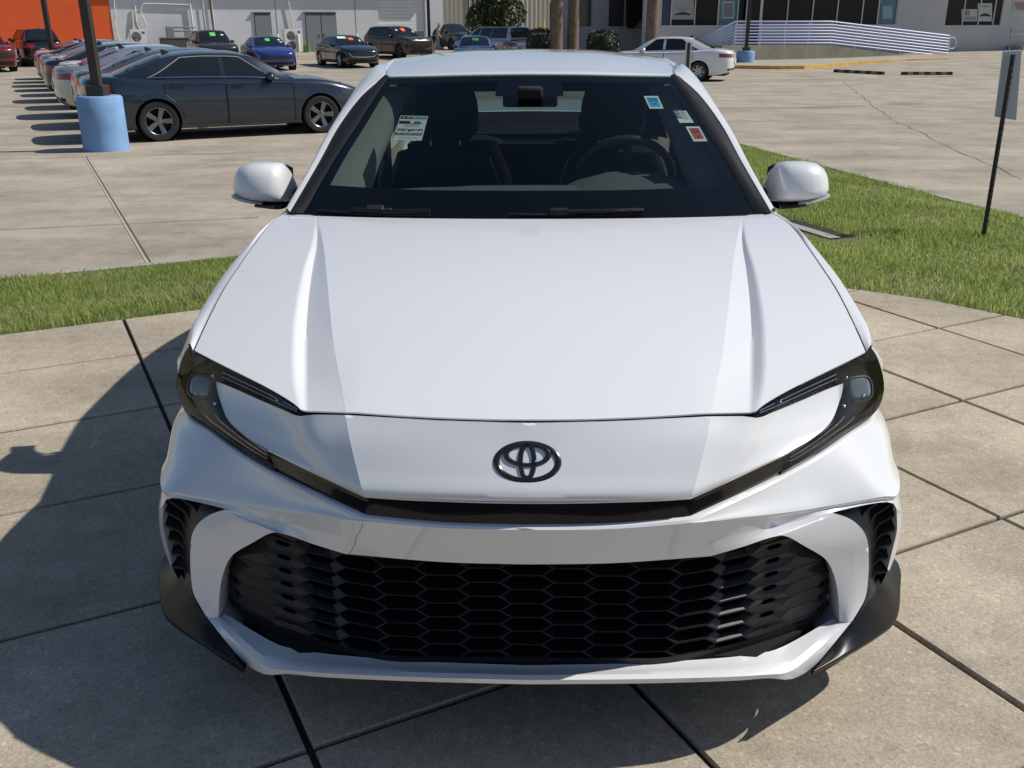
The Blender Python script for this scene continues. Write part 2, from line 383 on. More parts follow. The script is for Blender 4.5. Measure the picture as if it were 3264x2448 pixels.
# lower lip
lb = curve([(1691, 2131, .080), (2050, 2123, .090), (2350, 2103, .118), (2420, 2093, .132), (2477, 2081, .150), (2560, 2040, .195), (2628, 2000, .232), (2664, 1981, .252)], 40)
lf = curve([(1691, 2157, .020), (2050, 2154, .031), (2350, 2146, .056), (2440, 2140, .075), (2512, 2127, .105), (2580, 2075, .155), (2637, 2025, .205), (2676, 1983, .242)], 40)
lo = curve([(1691, 2181, .026), (2050, 2178, .036), (2350, 2169, .062), (2450, 2161, .082), (2519, 2166, .108), (2590, 2128, .150), (2650, 2062, .197), (2717, 1979, .238)], 40)
lf2 = lf*.8+lo*.2+np.array([0, -.006, 0])
mb.grid(np.stack([lb+[-.002, .010, .001], lb, lb*.5+lf*.5+[0, 0, .001], lf*.85+lb*.15+[0, 0, .001], lf2, lo*.85+lf*.15+[0, -.004, 0], lo, lo+[-.002, .02, -.006], lo+[-.01, .16, -.004]]))
# outer strip beside the vent
so_ = curve([(2858, 1622, .302), (2859, 1690, .310), (2848, 1740, .316), (2829, 1815, .322)], 16)
sm1 = curve([(2875, 1628, .362), (2871, 1690, .370), (2860, 1745, .376), (2834, 1818, .372)], 16)
sm_ = curve([(.908, .47, .46), (.909, .47, .40), (.905, .47, .34), (.893, .47, .285)], 16)
se_ = curve([(.912, .64, .44), (.912, .66, .40), (.91, .66, .35), (.905, .66, .29)], 16)
mb.grid(np.stack([so_+[-.003, .05, 0], so_+[0, .004, 0], so_])); mb.grid(spline_rows([so_, sm1, sm_, se_], 5))
bumper = mb.mirror().build('front_bumper', WHITE, car, angle=30, out=(0, .9, .45))
ck = MB(); ck.tube(np.array([at(u, v, y)+[0, -.0015, 0] for u, v, y in ((1157, 1666, .046), (1150, 1690, .048), (1135, 1710, .062), (1132, 1735, .074), (1118, 1758, .086), (1111, 1768, .091))]), .0007, 4)
ck.build('paint_crack', mat('crack_grey', (.16, .15, .15), .8), bumper)
# ---- black strip of the upper grille
mb = MB()
su = np.vstack([P3([(1691, 1600, .044), (1960, 1597, .053), (2202, 1585, .070), (2350, 1516, .133), (2519, 1438, .217)])]); sl_ = P3([(1691, 1676, .0345), (1950, 1671, .0445), (2196, 1651, .060), (2340, 1585, .129), (2487, 1514, .219)])
a = resample(np.vstack([catmull(su[:3])[:-1], catmull(su[2:])]), 40); b = resample(np.vstack([catmull(sl_[:3])[:-1], catmull(sl_[2:])]), 40)
m1 = a*.66+b*.34+np.array([0, .002, 0])
mb.grid(np.stack([a, m1+[0, 0, .002], m1, b*.93+a*.07, b])); mb.grid(np.stack([b, b+[0, -.003, -.002]]))
strip = mb.mirror().build('upper_grille', PIANO, car, angle=20)
# ---- lower grille: honeycomb cells in the curved opening
def yg(x): return .098+.17*max(0., (abs(x)-.28)/.42)**1.45
_gp = P3([(2264, 1773, .092), (2440, 1718, .148)]+gin)[:, [0, 2]]; _gp = np.vstack([[0, .496], _gp, [[.69, .19], [.60, .15], [0, .15]]])
def out_of(x, z):
    p = np.array([abs(x), z]); n = len(_gp); ins_ = False; dm = 9.
    for k in range(n):
        a, b2 = _gp[k], _gp[(k+1) % n]; e = b2-a; t = max(0, min(1, (p-a)@e/(e@e))); dm = min(dm, np.linalg.norm(p-a-t*e)) if not (a[0] == 0 and b2[0] == 0) else dm
        if (a[1] > z) != (b2[1] > z) and p[0] < (b2[0]-a[0])*(z-a[1])/(b2[1]-a[1])+a[0]: ins_ = not ins_
    return -dm if ins_ else dm
def gpt(x, z, d=0): return np.array([x, yg(x)+d+min(.06, 3.2*max(0, out_of(x, z)+.013)), z])
mb = MB()
dx, dz, fl, slx = .092, .0355, .068, .024
def hexa(xc, zc, k=1., kz=None):
    kz = k if kz is None else kz
    hx, sx, hz = fl/2*k, (fl/2+slx)*k, dz/2*kz
    return [(xc-hx, zc+hz), (xc+hx, zc+hz), (xc+sx, zc), (xc+hx, zc-hz), (xc-hx, zc-hz), (xc-sx, zc)]
for i in range(-8, 9):
    xc = i*dx
    for j in range(-1, 13):
        zc = .205-2*dz+j*dz+(dz/2 if i % 2 else 0)
        ax = abs(xc)
        if zc < .17 or zc > .555 or (ax > .50 and zc > .54) or (ax > .66 and zc > .47) or out_of(xc, zc) > .03: continue
        op = float(np.interp(ax, [0, .37, .42, .50, .555, .60, .74], [.92, .90, .76, .50, .34, .0, .0]))
        if ax > .5 and (zc > .47 or zc < .26): op *= .3
        dpt = float(np.interp(ax, [0, .34, .42, .50, .56, .61, .74], [.030, .026, .018, .012, .006, .0015, .001]))
        o1 = hexa(xc, zc, 1.0, 1.0); o2 = hexa(xc, zc, .955, .90)
        ring0 = [gpt(x, z, .0015) for x, z in o1]; ring1 = [gpt(x, z, 0) for x, z in o2]
        o3 = hexa(xc, zc+(0.002 if op > .5 else 0), max(op, .05), max(op*.92, .03)); ring2 = [gpt(x, z, dpt) for x, z in o3]
        fs = []
        for q in range(6):
            w = (q+1) % 6; fs += [(q, w, 6+w, 6+q), (6+q, 6+w, 12+w, 12+q)]
        if op < .1: fs.append(tuple(range(12, 18)))
        mb.add(ring0+ring1+ring2, fs)
        if op >= .1:
            r3 = [gpt(x, z, dpt+.035) for x, z in o3]; mb.add(ring2+r3, [(q, (q+1) % 6, 6+(q+1) % 6, 6+q) for q in range(6)])
lg = mb.build('lower_grille', GRILLE, car, angle=15, merge=1e-4)
bar = MB(); lbr = lb[:-3]; bar.grid(np.stack([np.array([gpt(p[0], .226, -.0015) for p in lbr])*[1, 0, 1]+np.array([[0, yg(p[0])-.002, 0] for p in lbr]), np.array([[p[0], yg(p[0])-.002, .16] for p in lbr])])); bar.mirror(); bar.build('grille_lower_bar', GRILLE, lg)
bk = MB(); xs = np.linspace(-.82, .82, 33)
bk.grid(np.stack([[gpt(x, z, .07) for x in xs] for z in (.12, .35, .58)])); bk.build('grille_back', DARK, lg)
ep = MB()                                                # solid ends of the grille
for s in (1, -1):
    ep = MB()
    for z0, z1, x0, x1 in ((.16, .56, .70, .80),):
        ep.grid(np.stack([[gpt(s*x, z, .004) for x in np.linspace(x0, x1, 6)] for z in np.linspace(z0, z1, 8)]))
    ep.build('grille_end', GRILLE, lg)
# ---- side vents and splitters
for s in (1, -1):
    mb = MB()
    vi = curve([(2640, 1634, .238), (2680, 1646, .249), (2730, 1672, .266), (2764, 1720, .286), (2768, 1830, .294), (2757, 1912, .290)], 24)
    vo = curve([(2648, 1630, .236), (2740, 1612, .262), (2800, 1600, .282), (2830, 1599, .292), (2852, 1605, .302), (2860, 1640, .312), (2858, 1700, .320), (2846, 1750, .326), (2828, 1830, .330), (2790, 1900, .320)], 24)
    mdl = (vi*.45+vo*.55)+np.array([0, .034, 0])
    mb.grid(np.stack([vi, vi*.7+vo*.3+[0, .014, 0], mdl, vo*.88+vi*.12+[0, .040, 0], vo+[0, .004, 0]]))
    if s < 0: mb.flipx()
    vent = mb.build('bumper_vent', SATIN, car, angle=40)
    for k in range(7):
        fm = MB()
        t0 = .30+.092*k; fi = t0*24; q0 = int(fi); fr_ = fi-q0
        vo_ = vo[q0]*(1-fr_)+vo[min(24, q0+1)]*fr_; vi_ = vi[max(0, q0-1)]*(1-fr_)+vi[q0]*fr_
        a_ = vo_*.94+vi_*.06+np.array([0, .004, 0]); m_ = vo_*.52+vi_*.48+np.array([0, .014, -.004]); c_ = vo_*.34+vi_*.66+np.array([0, .012, -.012])
        up_ = np.array([0, .016, .013]); th_ = np.array([0, .0, -.005])
        for p, q in ((a_, m_), (m_, c_)):
            fm.add([p, q, q+up_, p+up_, p+th_, q+th_, q+up_+th_, p+up_+th_], [(0, 1, 2, 3), (4, 7, 6, 5), (0, 4, 5, 1), (2, 6, 7, 3), (1, 5, 6, 2), (3, 7, 4, 0)])
        if s < 0: fm.flipx()
        fm.build('vent_fin', GRILLE, vent, smooth=False)
    # splitter wing
    mb = MB()
    si = curve([(2597, 2137, .135), (2650, 2066, .196), (2717, 1982, .240), (2757, 1912, .272), (2775, 1880, .30), (2800, 1840, .335), (.86, .48, .27)], 28)
    sx = curve([(2594, 2142, .118), (2640, 2117, .145), (2688, 2091, .175), (2745, 2058, .215), (2805, 2020, .262), (2852, 1982, .315), (2866, 1945, .352), (2870, 1880, .405), (2866, 1800, .47), (.925, .52, .27)], 28)
    sm2 = si*.5+sx*.5+np.array([0, -.001, .004]); sm3 = sx*.85+si*.15+np.array([0, 0, .003])
    dn = sx+np.array([-.002, .004, -.014]); dn2 = sx*.8+si*.2+np.array([0, 0, -.02])
    mb.grid(spline_rows([si, sm2, sm3, sx, dn], 4)); mb.grid(np.stack([dn, dn2, si+[0, .03, -.02]]))
    if s < 0: mb.flipx()
    spl = mb.build('bumper_splitter', SPLIT, car, angle=60)
    mb = MB()
    e0 = curve([(2757, 1912, .272), (2768, 1840, .292), (2790, 1800, .36), (.868, .45, .33)], 12); e1 = curve([(2724, 1978, .242), (2790, 1932, .300), (2826, 1890, .345), (2828, 1845, .385)], 12)
    mb.grid(np.stack([e0+[0, .01, 0], e0*.5+e1*.5+[0, -.006, .004], e1+[0, 0, .003]]))
    if s < 0: mb.flipx()
    mb.build('splitter_pad', SATIN, spl)
# ---- headlights
sq = lambda a: math.copysign(abs(a)**.62, a)
for s in (1, -1):
    U1 = resample(catmull(np.vstack([U_edge, P3([(2777, 1108, .500)])])), 40)
    L1 = resample(catmull(onU([(2409, 1328), (2475, 1311), (2562, 1275), (2640, 1241), (2688, 1221)])+np.array([.001, 0, 0])), 40)
    mb = MB()
    k0 = 29
    st = ruled(U1[:k0], resample(L1, k0-1), 3); mb.grid(st)
    inner = np.vstack([[L1[-1]], nose_edge[1:]+[.001, .001, 0]]); inner = resample(inner, 30)
    outr = curve([(2777, 1108, .486), (2792, 1130, .515), (2806, 1165, .538), (2813, 1190, .548), (2818, 1224, .548), (2815, 1262, .535), (2800, 1300, .505), (2771, 1332, .466), (2706, 1375, .388), (2634, 1426, .318), (2562, 1473, .262), (2489, 1511, .212)], 30)
    top = resample(np.vstack([[L1[-1]], U1[k0-1:]]), 10); bot = resample(np.stack([inner[-1], outr[-1]]), 10)
    body = coons(top, bot, inner, outr)
    bul = np.sin(np.linspace(0, math.pi, body.shape[1]))[None, :, None]*np.sin(np.linspace(0, math.pi, body.shape[0]))[:, None, None]
    body = body+bul*np.array([.008, -.016, .008]); mb.grid(body)
    inn = np.array([-.010, .018, -.012])
    hb = MB(); hb.v = list(mb.v); hb.f = list(mb.f)
    hb.v = [tuple(np.array(p)+inn) for p in hb.v]
    for edge in (U1, L1, inner, outr): hb.grid(np.stack([edge, edge+inn]))
    if s < 0: hb.flipx()
    hl = hb.build('headlight', LAMPB, car, angle=40)
    lens = MB(); lens.v = list(mb.v); lens.f = list(mb.f)
    if s < 0: lens.flipx()
    lens.build('headlight_lens', LENS, hl, angle=60)
    # projector, bezel and light bars
    pc = at(2748, 1236, .455)+np.array([-.004, .012, -.006]); 
    ax = np.array([.30, -.86, .42]); ax /= np.linalg.norm(ax); bx = np.cross([0, 0, 1.], ax); bx /= np.linalg.norm(bx); bz = np.cross(ax, bx)
    pj = MB(); n = 20
    rings = []
    for rad, off in ((.036, .0), (.038, .004), (.035, .009), (.031, .010)):
        rings.append([pc+ax*off+rad*(sq(math.cos(t))*bx*1.0+sq(math.sin(t))*bz*.86) for t in np.linspace(0, 2*math.pi, n, endpoint=False)])
    pj.grid(np.array(rings), wrap=True)
    if s < 0: pj.flipx()
    pj.build('projector_bezel', mat('lamp_grey', (0.10, 0.105, 0.11), .3, .6), hl)
    pj = MB(); rings = []
    for a_ in np.linspace(0, math.pi/2, 6)[::-1]:
        rings.append([pc+ax*(.006+.005*math.sin(a_))+.031*math.cos(a_)*(sq(math.cos(t))*bx*1.0+sq(math.sin(t))*bz*.86) for t in np.linspace(0, 2*math.pi, n, endpoint=False)])
    pj.grid(np.array(rings), wrap=True)
    if s < 0: pj.flipx()
    pj.build('projector', mat('projector_glass', (0.17, 0.21, 0.225), .05, 0, 1.0), hl, angle=80)
    bars = MB()
    for t, r in ((.35, .0022), (.62, .0016)):
        c = U1[3:k0]*(1-t)+resample(L1, k0-1)[3:]*t+inn*.75; bars.tube(c, r, 5)
    for t, r in ((.25, .0022), (.45, .0014), (.65, .0014)):
        c = body[12:29, :, :]; q = c[:, int(t*10)]+inn*.7; bars.tube(q, r, 5)
    if s < 0: bars.flipx()
    bars.build('light_bars', mat('lamp_bar', (0.45, 0.46, 0.48), .15, .9), hl)
    cb_ = MB()  # small chrome beads added to stand for sun glints in the lamp
    for u, v, y in ((2697, 1203, .425), (2690, 1294, .372), (2486, 1281, .283), (2752, 1262, .452)):
        p = at(u, v, y); cb_.lathe([(.0045*math.cos(a_), .0045*math.sin(a_)) for a_ in np.linspace(-1.5, 1.5, 7)], c=p, axis=1, n=10)
    if s < 0: cb_.flipx()
    cb = cb_.build('glint_beads', CHROME, hl, angle=80); cb['kind'] = 'stuff'
# ---- emblem
em = MB(); ec = (at(1681, 1474, .080))
tz = np.array([0, .60, .80]); tz = (at(1681, 1420, .098)-at(1681, 1530, .054)); tz /= np.linalg.norm(tz); tx = np.array([1., 0, 0]); tn = np.cross(tx, tz)
ec = ec+tn*.0
def ell_band(cx, cz, rx, rz, wx, wz, h0=.000, h1=.007):
    n = 48; th = np.linspace(0, 2*math.pi, n, endpoint=False)
    def ringp(ax_, az_, h): return np.array([ec+tx*(cx+ax_*math.cos(t))+tz*(cz+az_*math.sin(t))+tn*h for t in th])
    em.grid(np.stack([ringp(rx, rz, h0), ringp(rx, rz, h1*.7), ringp(rx-wx*.25, rz-wz*.25, h1), ringp(rx-wx*.75, rz-wz*.75, h1), ringp(rx-wx, rz-wz, h1*.7), ringp(rx-wx, rz-wz, h0)]), wrap=True)
S_ = .0695
ell_band(0, 0, S_, S_*.635, .0135, .0112)
ell_band(0, S_*.215, S_*.70, S_*.375, .0115, .0090, .001, .0085)
ell_band(0, S_*.015, S_*.27, S_*.595, .0098, .0120, .001, .0085)
em.build('emblem', EMBLEM, car, angle=30, merge=0)
# ---- dark filler added so gaps under the bonnet read shaded; floor stops sun leaks
mb = MB(); mb.box((0, .85, .48), (1.40, .60, .36)); mb.box((0, .50, .60), (.8, .26, .22)); mb.box((0, .28, .60), (.50, .20, .12)); mb.box((0, 2.6, .26), (1.55, 3.9, .12)); mb.prism([(x, y, .196) for x, y in ((-.52, .13), (.52, .13), (.66, .24), (.76, .40), (.78, 1.0), (-.78, 1.0), (-.76, .40), (-.66, .24))], (0, 0, .012)); mb.build('dark_filler', DARK, car, smooth=False)
# ---- fenders
fe_shut = h_edge+np.array([.0045, .001, 0])
fe_shoulder = resample(catmull(P3([(2777, 1100, .512), (2768, 1046, .60), (2746, 1001, .68), (2711, 942, .79), (2667, 875, .92), (.845, 1.06, .925), (.826, 1.2, .958), (.818, 1.425, .965)])), NH)
fe_side = resample(catmull(P3([(.878, .555, .765), (.893, .66, .765), (.902, .8, .775), (.905, .95, .78), (.905, 1.1, .78), (.903, 1.25, .785), (.90, 1.42, .79)])), NH)
def arch_line(y0, y1, yc, n, x=.912, zb=.27, r=.372, zc=.335):
    out = []
    for y in np.linspace(y0, y1, n+1):
        d = abs(y-yc); out.append((x-.01*(d < r), y, zc+math.sqrt(r*r-d*d) if d < r else zb))
    return np.array(out)
def zof(c, y): return c
for s in (1, -1):
    mb = MB(); mb.grid(spline_rows([fe_shut, fe_shut*.5+fe_shoulder*.5+[0, 0, .004], fe_shoulder, fe_side], 4))
    ys = np.linspace(.64, 1.42, NH+1); up = np.stack([np.interp(ys, fe_side[:, 1], fe_side[:, 0]), ys, np.interp(ys, fe_side[:, 1], fe_side[:, 2])], 1)
    al = arch_line(.64, 1.42, .985, NH); mb.grid(np.stack([up, up*.6+al*.4+[.012, 0, 0], al]))
    la = curve([(2777, 1108, .500), (2792, 1130, .515), (2806, 1165, .538), (2813, 1190, .548), (2818, 1224, .548), (2815, 1262, .535), (.873, .545, .664)], 10)
    lb_ = resample(catmull(np.vstack([[fe_shoulder[0]], [fe_side[0]], P3([(.888, .60, .73), (.893, .64, .70), (.892, .64, .655)])])), 10)
    mb.grid(np.stack([la, la*.5+lb_*.5+[.003, 0, 0], lb_])); mb.add([fe_side[0], (.893, .64, .765), (.893, .64, .70), (.888, .60, .73)], [(0, 1, 2, 3)])
    e = fe_shut; mb.grid(np.stack([e, e+[.001, 0, -.004], e+[.004, 0, -.02]]))
    if s < 0: mb.flipx()
    mb.build('front_fender', WHITE, car, angle=50, out=(0, 1, .3))
# ---- doors and quarters (one smooth flank)
belt = lambda y: np.interp(y, [1.36, 1.6, 2.4, 3.3, 4.1, 4.9], [.985, .955, .965, .985, 1.03, 1.04])
def flank(y0, y1, n, lower=None):
    ys = np.linspace(y0, y1, n+1)
    tap = np.interp(ys, [3.6, 4.3, 4.75, 4.9], [0, .015, .07, .16])
    b = np.stack([np.interp(ys, [1.36, 1.7, 3.3, 4.2, 4.9], [.80, .825, .825, .78, .66])-tap*.3, ys, belt(ys)], 1)
    a2 = np.stack([.895-tap, ys, np.full(n+1, .80)], 1); a3 = np.stack([.915-tap, ys, np.full(n+1, .62)], 1)
    lo_ = np.stack([.895-tap, ys, np.full(n+1, .22)], 1) if lower is None else lower
    if lower is not None: lo_[:, 0] -= tap
    return [b, b*.4+a2*.6+[.012, 0, .01], a2, a3, (a3+lo_)/2, lo_]
for s in (1, -1):
    for (y0, y1) in ((1.425, 2.42), (2.428, 3.42)):
        mb = MB(); mb.grid(spline_rows(flank(y0, y1, 16), 3))
        if s < 0: mb.flipx()
        d = mb.build('door', WHITE, car, angle=60, solid=.012, out=(0, 2.4, .5))
        hd = MB(); yh_ = y1-.16; hd.box((s*.925, yh_, .80), (.022, .2, .028)); hd.build('door_handle', WHITE, d, bevel=.006)
    mb = MB(); mb.grid(spline_rows(flank(3.428, 4.88, 30, arch_line(3.428, 4.88, 3.81, 30)), 3))
    if s < 0: mb.flipx()
    mb.build('rear_quarter', WHITE, car, angle=60, out=(0, 3.6, .5))
# ---- glass, roof, pillars
gl_side = curve([(2146, 241, 2.125), (2195, 313, 1.985), (2253, 404, 1.825), (2311, 490, 1.67), (2365, 581, 1.52), (2419, 675, 1.38), (.775, 1.30, .945)], 30)
hdr = resample(catmull(np.vstack([P3([(1690, 235, 2.0), (1850, 236, 2.012), (2000, 239, 2.055)]), [gl_side[0]]])), 20); hdr[0, 0] = 0
base = resample(catmull(np.array([(0, 1.14, .935), (.4, 1.18, .938), gl_side[-1]])), 20)
gcen = resample(catmull(np.array([hdr[0], (0, 1.72, 1.248), (0, 1.42, 1.088), base[0]])), 30)
WS = coons(hdr, base, gcen, gl_side)
mb = MB(); mb.grid(WS); mb.mirror(); wsh = mb.build('windshield', WSGLASS, car, angle=80, out=(0, 2, .5))
wsme = wsh.data; BV = BVHTree.FromPolygons([v.co[:] for v in wsme.vertices], [p.vertices[:] for p in wsme.polygons])
def on_glass(u, v, off=0.0):
    D = Vector(ray(u, v)).normalized(); h = BV.ray_cast(Vector(CO), D); return np.array(h[0]+D*off)
# black ceramic band printed inside the glass edge
fb = MB()
cnt = (gl_side[15]*0+np.array([0, 1.6, 1.17]))
offn = np.array([0, .003, -.004])
nr, nc = WS.shape[0], WS.shape[1]
def wsuv(u, v):
    x = u*(nc-1); y = v*(nr-1); i, j = min(int(y), nr-2), min(int(x), nc-2); a, b = y-i, x-j
    return WS[i, j]*(1-a)*(1-b)+WS[i, j+1]*(1-a)*b+WS[i+1, j]*a*(1-b)+WS[i+1, j+1]*a*b+offn
fb.grid(np.array([[wsuv(u, v) for u in np.linspace(0, 1, 21)] for v in np.linspace(.735, 1, 5)]))
fb.grid(np.array([[wsuv(u, v) for u in np.linspace(.935, 1, 4)] for v in np.linspace(.0, .735, 20)]))
fb.grid(np.array([[wsuv(u, v) for u in np.linspace(0, .935, 20)] for v in np.linspace(0, .05, 3)]))
fb.grid(np.array([[wsuv(u, v) for u in np.linspace(0, .20, 6)] for v in np.linspace(.05, .16, 3)]))
fb.mirror(); fb.build('glass_frit', FRIT, wsh)
cw = MB(); hr2 = np.array([(p[0], p[1]+.006, p[2]-.008) for p in G[:, -1]]); hr2 = resample(hr2, 20)
cw.grid(np.stack([hr2+[0, -.02, -.01], hr2, base*.5+hr2*.5+[0, .03, .012], base+[0, .07, .042]])); cw.mirror(); cw.build('cowl', PLASTIC, car)
rc = [hdr, resample(catmull(np.array([(0, 2.4, 1.428), (.3, 2.41, 1.423), (.575, 2.45, 1.397)])), 20), resample(catmull(np.array([(0, 2.8, 1.448), (.3, 2.8, 1.442), (.585, 2.8, 1.413)])), 20),
      resample(catmull(np.array([(0, 3.15, 1.436), (.3, 3.15, 1.43), (.578, 3.15, 1.398)])), 20), resample(catmull(np.array([(0, 3.48, 1.392), (.3, 3.48, 1.386), (.555, 3.48, 1.354)])), 20)]
RG = spline_rows(rc, 6); mb = MB(); mb.grid(RG)
e = RG[:, -1]; mb.grid(np.stack([e, e+[.003, 0, -.004], e+[.005, 0, -.014], e+[.022, 0, -.016]])); mb.grid(np.stack([hdr, hdr+[0, -.004, -.004], hdr+[0, .0, -.02]]))
roof = mb.mirror().build('roof', WHITE, car, angle=40, out=(0, 2.8, .5))
pin = curve([(2456, 671, 1.365), (2361, 508, 1.645), (2300, 396, 1.842), (2224, 295, 2.03), (2163, 241, 2.145), (.597, 2.45, 1.392), (.607, 2.8, 1.410), (.60, 3.15, 1.394), (.577, 3.5, 1.35), (.62, 3.85, 1.20), (.66, 4.15, 1.06)], 60)
pout = curve([(2467, 669, 1.41), (2398, 545, 1.615), (2347, 443, 1.80), (2289, 346, 1.99), (2235, 263, 2.18), (2188, 212, 2.36), (.672, 2.8, 1.362), (.668, 3.15, 1.350), (.648, 3.5, 1.305), (.69, 3.85, 1.16), (.745, 4.2, 1.035)], 60)
sidet = pout+np.array([.012, .0, -.045]); sidet[:4] = pout[:4]+np.array([.014, 0, -.03])
wtop = curve([(2458, 671, 1.365), (2146, 241, 2.125), (.58, 2.45, 1.38)], 10)
for s in (1, -1):
    mb = MB(); mid_ = pin*.5+pout*.5+np.array([.004, 0, .008]); mb.grid(spline_rows([pin, mid_, pout, sidet], 4)); mb.grid(np.stack([pin, pin+[-.001, 0, -.006], pin+[-.003, .004, -.016]]))
    if s < 0: mb.flipx()
    mb.build('roof_pillar', WHITE, car, angle=60, out=(0, 2.6, .9))
    tr = MB(); k = 24; gi_ = resample(gl_side[:29], k); pi_ = resample(curve([(2163, 241, 2.145), (2224, 295, 2.03), (2300, 396, 1.842), (2361, 508, 1.645), (2456, 671, 1.365)], 24), k)
    tr.grid(np.stack([gi_+[-.012, 0, .001], gi_+[.003, 0, .007], gi_*.5+pi_*.5+[0, 0, .004], pi_+[0, 0, -.004]]))
    if s < 0: tr.flipx()
    tr.build('pillar_trim', PLASTIC, car, angle=60)
    # side glass
    yy = np.linspace(1.52, 3.75, 30); bl_ = np.stack([np.interp(yy, [1.5, 1.7, 3.3, 4.2], [.80, .825, .825, .78]), yy, belt(yy)], 1)
    tp = np.stack([np.interp(yy, sidet[:, 1], sidet[:, 0]), yy, np.interp(yy, sidet[:, 1], sidet[:, 2])], 1); tp[:, 2] = np.maximum(tp[:, 2], bl_[:, 2]+.002)
    sgm = MB(); sgm.grid(spline_rows([bl_, bl_*.5+tp*.5+[.018, 0, 0], tp], 3))
    if s < 0: sgm.flipx()
    sgm.build('side_window', SIDEGLASS, car, angle=80)
    m_ = spline_rows([bl_, bl_*.5+tp*.5+[.018, 0, 0], tp], 3)+np.array([-.004, 0, 0])
    for yb_ in (2.42, 3.36):
        k = int(np.argmin(abs(yy-yb_))); c = m_[:, k]; bp = MB(); bp.grid(np.stack([c+[-.05, -.055, 0], c+[0, -.05, 0], c+[0, .05, 0], c+[-.05, .055, 0]]))
        if s < 0: bp.flipx()
        bp.build('door_pillar', PLASTIC, car)
    it = MB()                                            # inner pillar trims
    A0 = resample(gl_side[1:25], 16)+np.array([-.035, .03, -.022]); wd = np.linspace(.055, .115, 17)[:, None]
    it.grid(spline_rows([A0+[.02, -.01, .0], A0+np.array([-.35, .25, -.02])*wd, A0+np.array([-.85, .75, -.12])*wd, A0+np.array([-1.0, 1.3, -.28])*wd, A0+np.array([-.8, 2.2, -.5])*wd], 3))
    if s < 0: it.flipx()
    it.build('pillar_lining', TRIM, car, angle=70)
# rear glass, trunk, tail
rt = RG[-1]+np.array([0, .004, -.004]); rb = resample(catmull(np.array([(0, 4.18, 1.075), (.35, 4.16, 1.072), (.63, 4.08, 1.07)])), 20)
mb = MB(); mb.grid(spline_rows([rt, rt*.5+rb*.5+[0, .01, .018], rb], 6)); mb.mirror(); mb.build('rear_window', SIDEGLASS, car, angle=80)
mb = MB(); t1 = resample(catmull(np.array([(0, 4.2, 1.07), (.35, 4.18, 1.067), (.66, 4.1, 1.06)])), 20); t2_ = resample(catmull(np.array([(0, 4.78, 1.10), (.4, 4.75, 1.09), (.66, 4.66, 1.05)])), 20); t3 = resample(catmull(np.array([(0, 4.82, .80), (.4, 4.79, .80), (.66, 4.7, .80)])), 20)
mb.grid(np.stack([t1, t1*.5+t2_*.5, t2_, t2_*.9+t3*.1+[0, .02, 0], t3])); mb.mirror(); mb.build('trunk_lid', WHITE, car, angle=50)
mb = MB(); b1 = resample(catmull(np.array([(0, 4.82, .80), (.4, 4.80, .80), (.7, 4.66, .8), (.84, 4.45, .8)])), 20); b2_ = resample(catmull(np.array([(0, 4.9, .62), (.45, 4.88, .62), (.78, 4.72, .62), (.9, 4.45, .62)])), 20); b3_ = b2_+np.array([0, -.03, -.40])
mb.grid(spline_rows([b1, b2_, b3_], 5)); mb.mirror(); mb.build('rear_bumper', WHITE, car, angle=60)
for s in (1, -1):
    mb = MB(); q1 = resample(catmull(np.array([(.52, 4.79, .98), (.70, 4.68, .98), (.80, 4.45, .99)])), 8); mb.grid(np.stack([q1+[0, .012, 0], q1+[.006, .016, -.06], q1+[.01, .02, -.12]]))
    if s < 0: mb.flipx()
    mb.build('tail_light', mat('red_lens', (.25, .006, .008), .12, 0, 1), car)
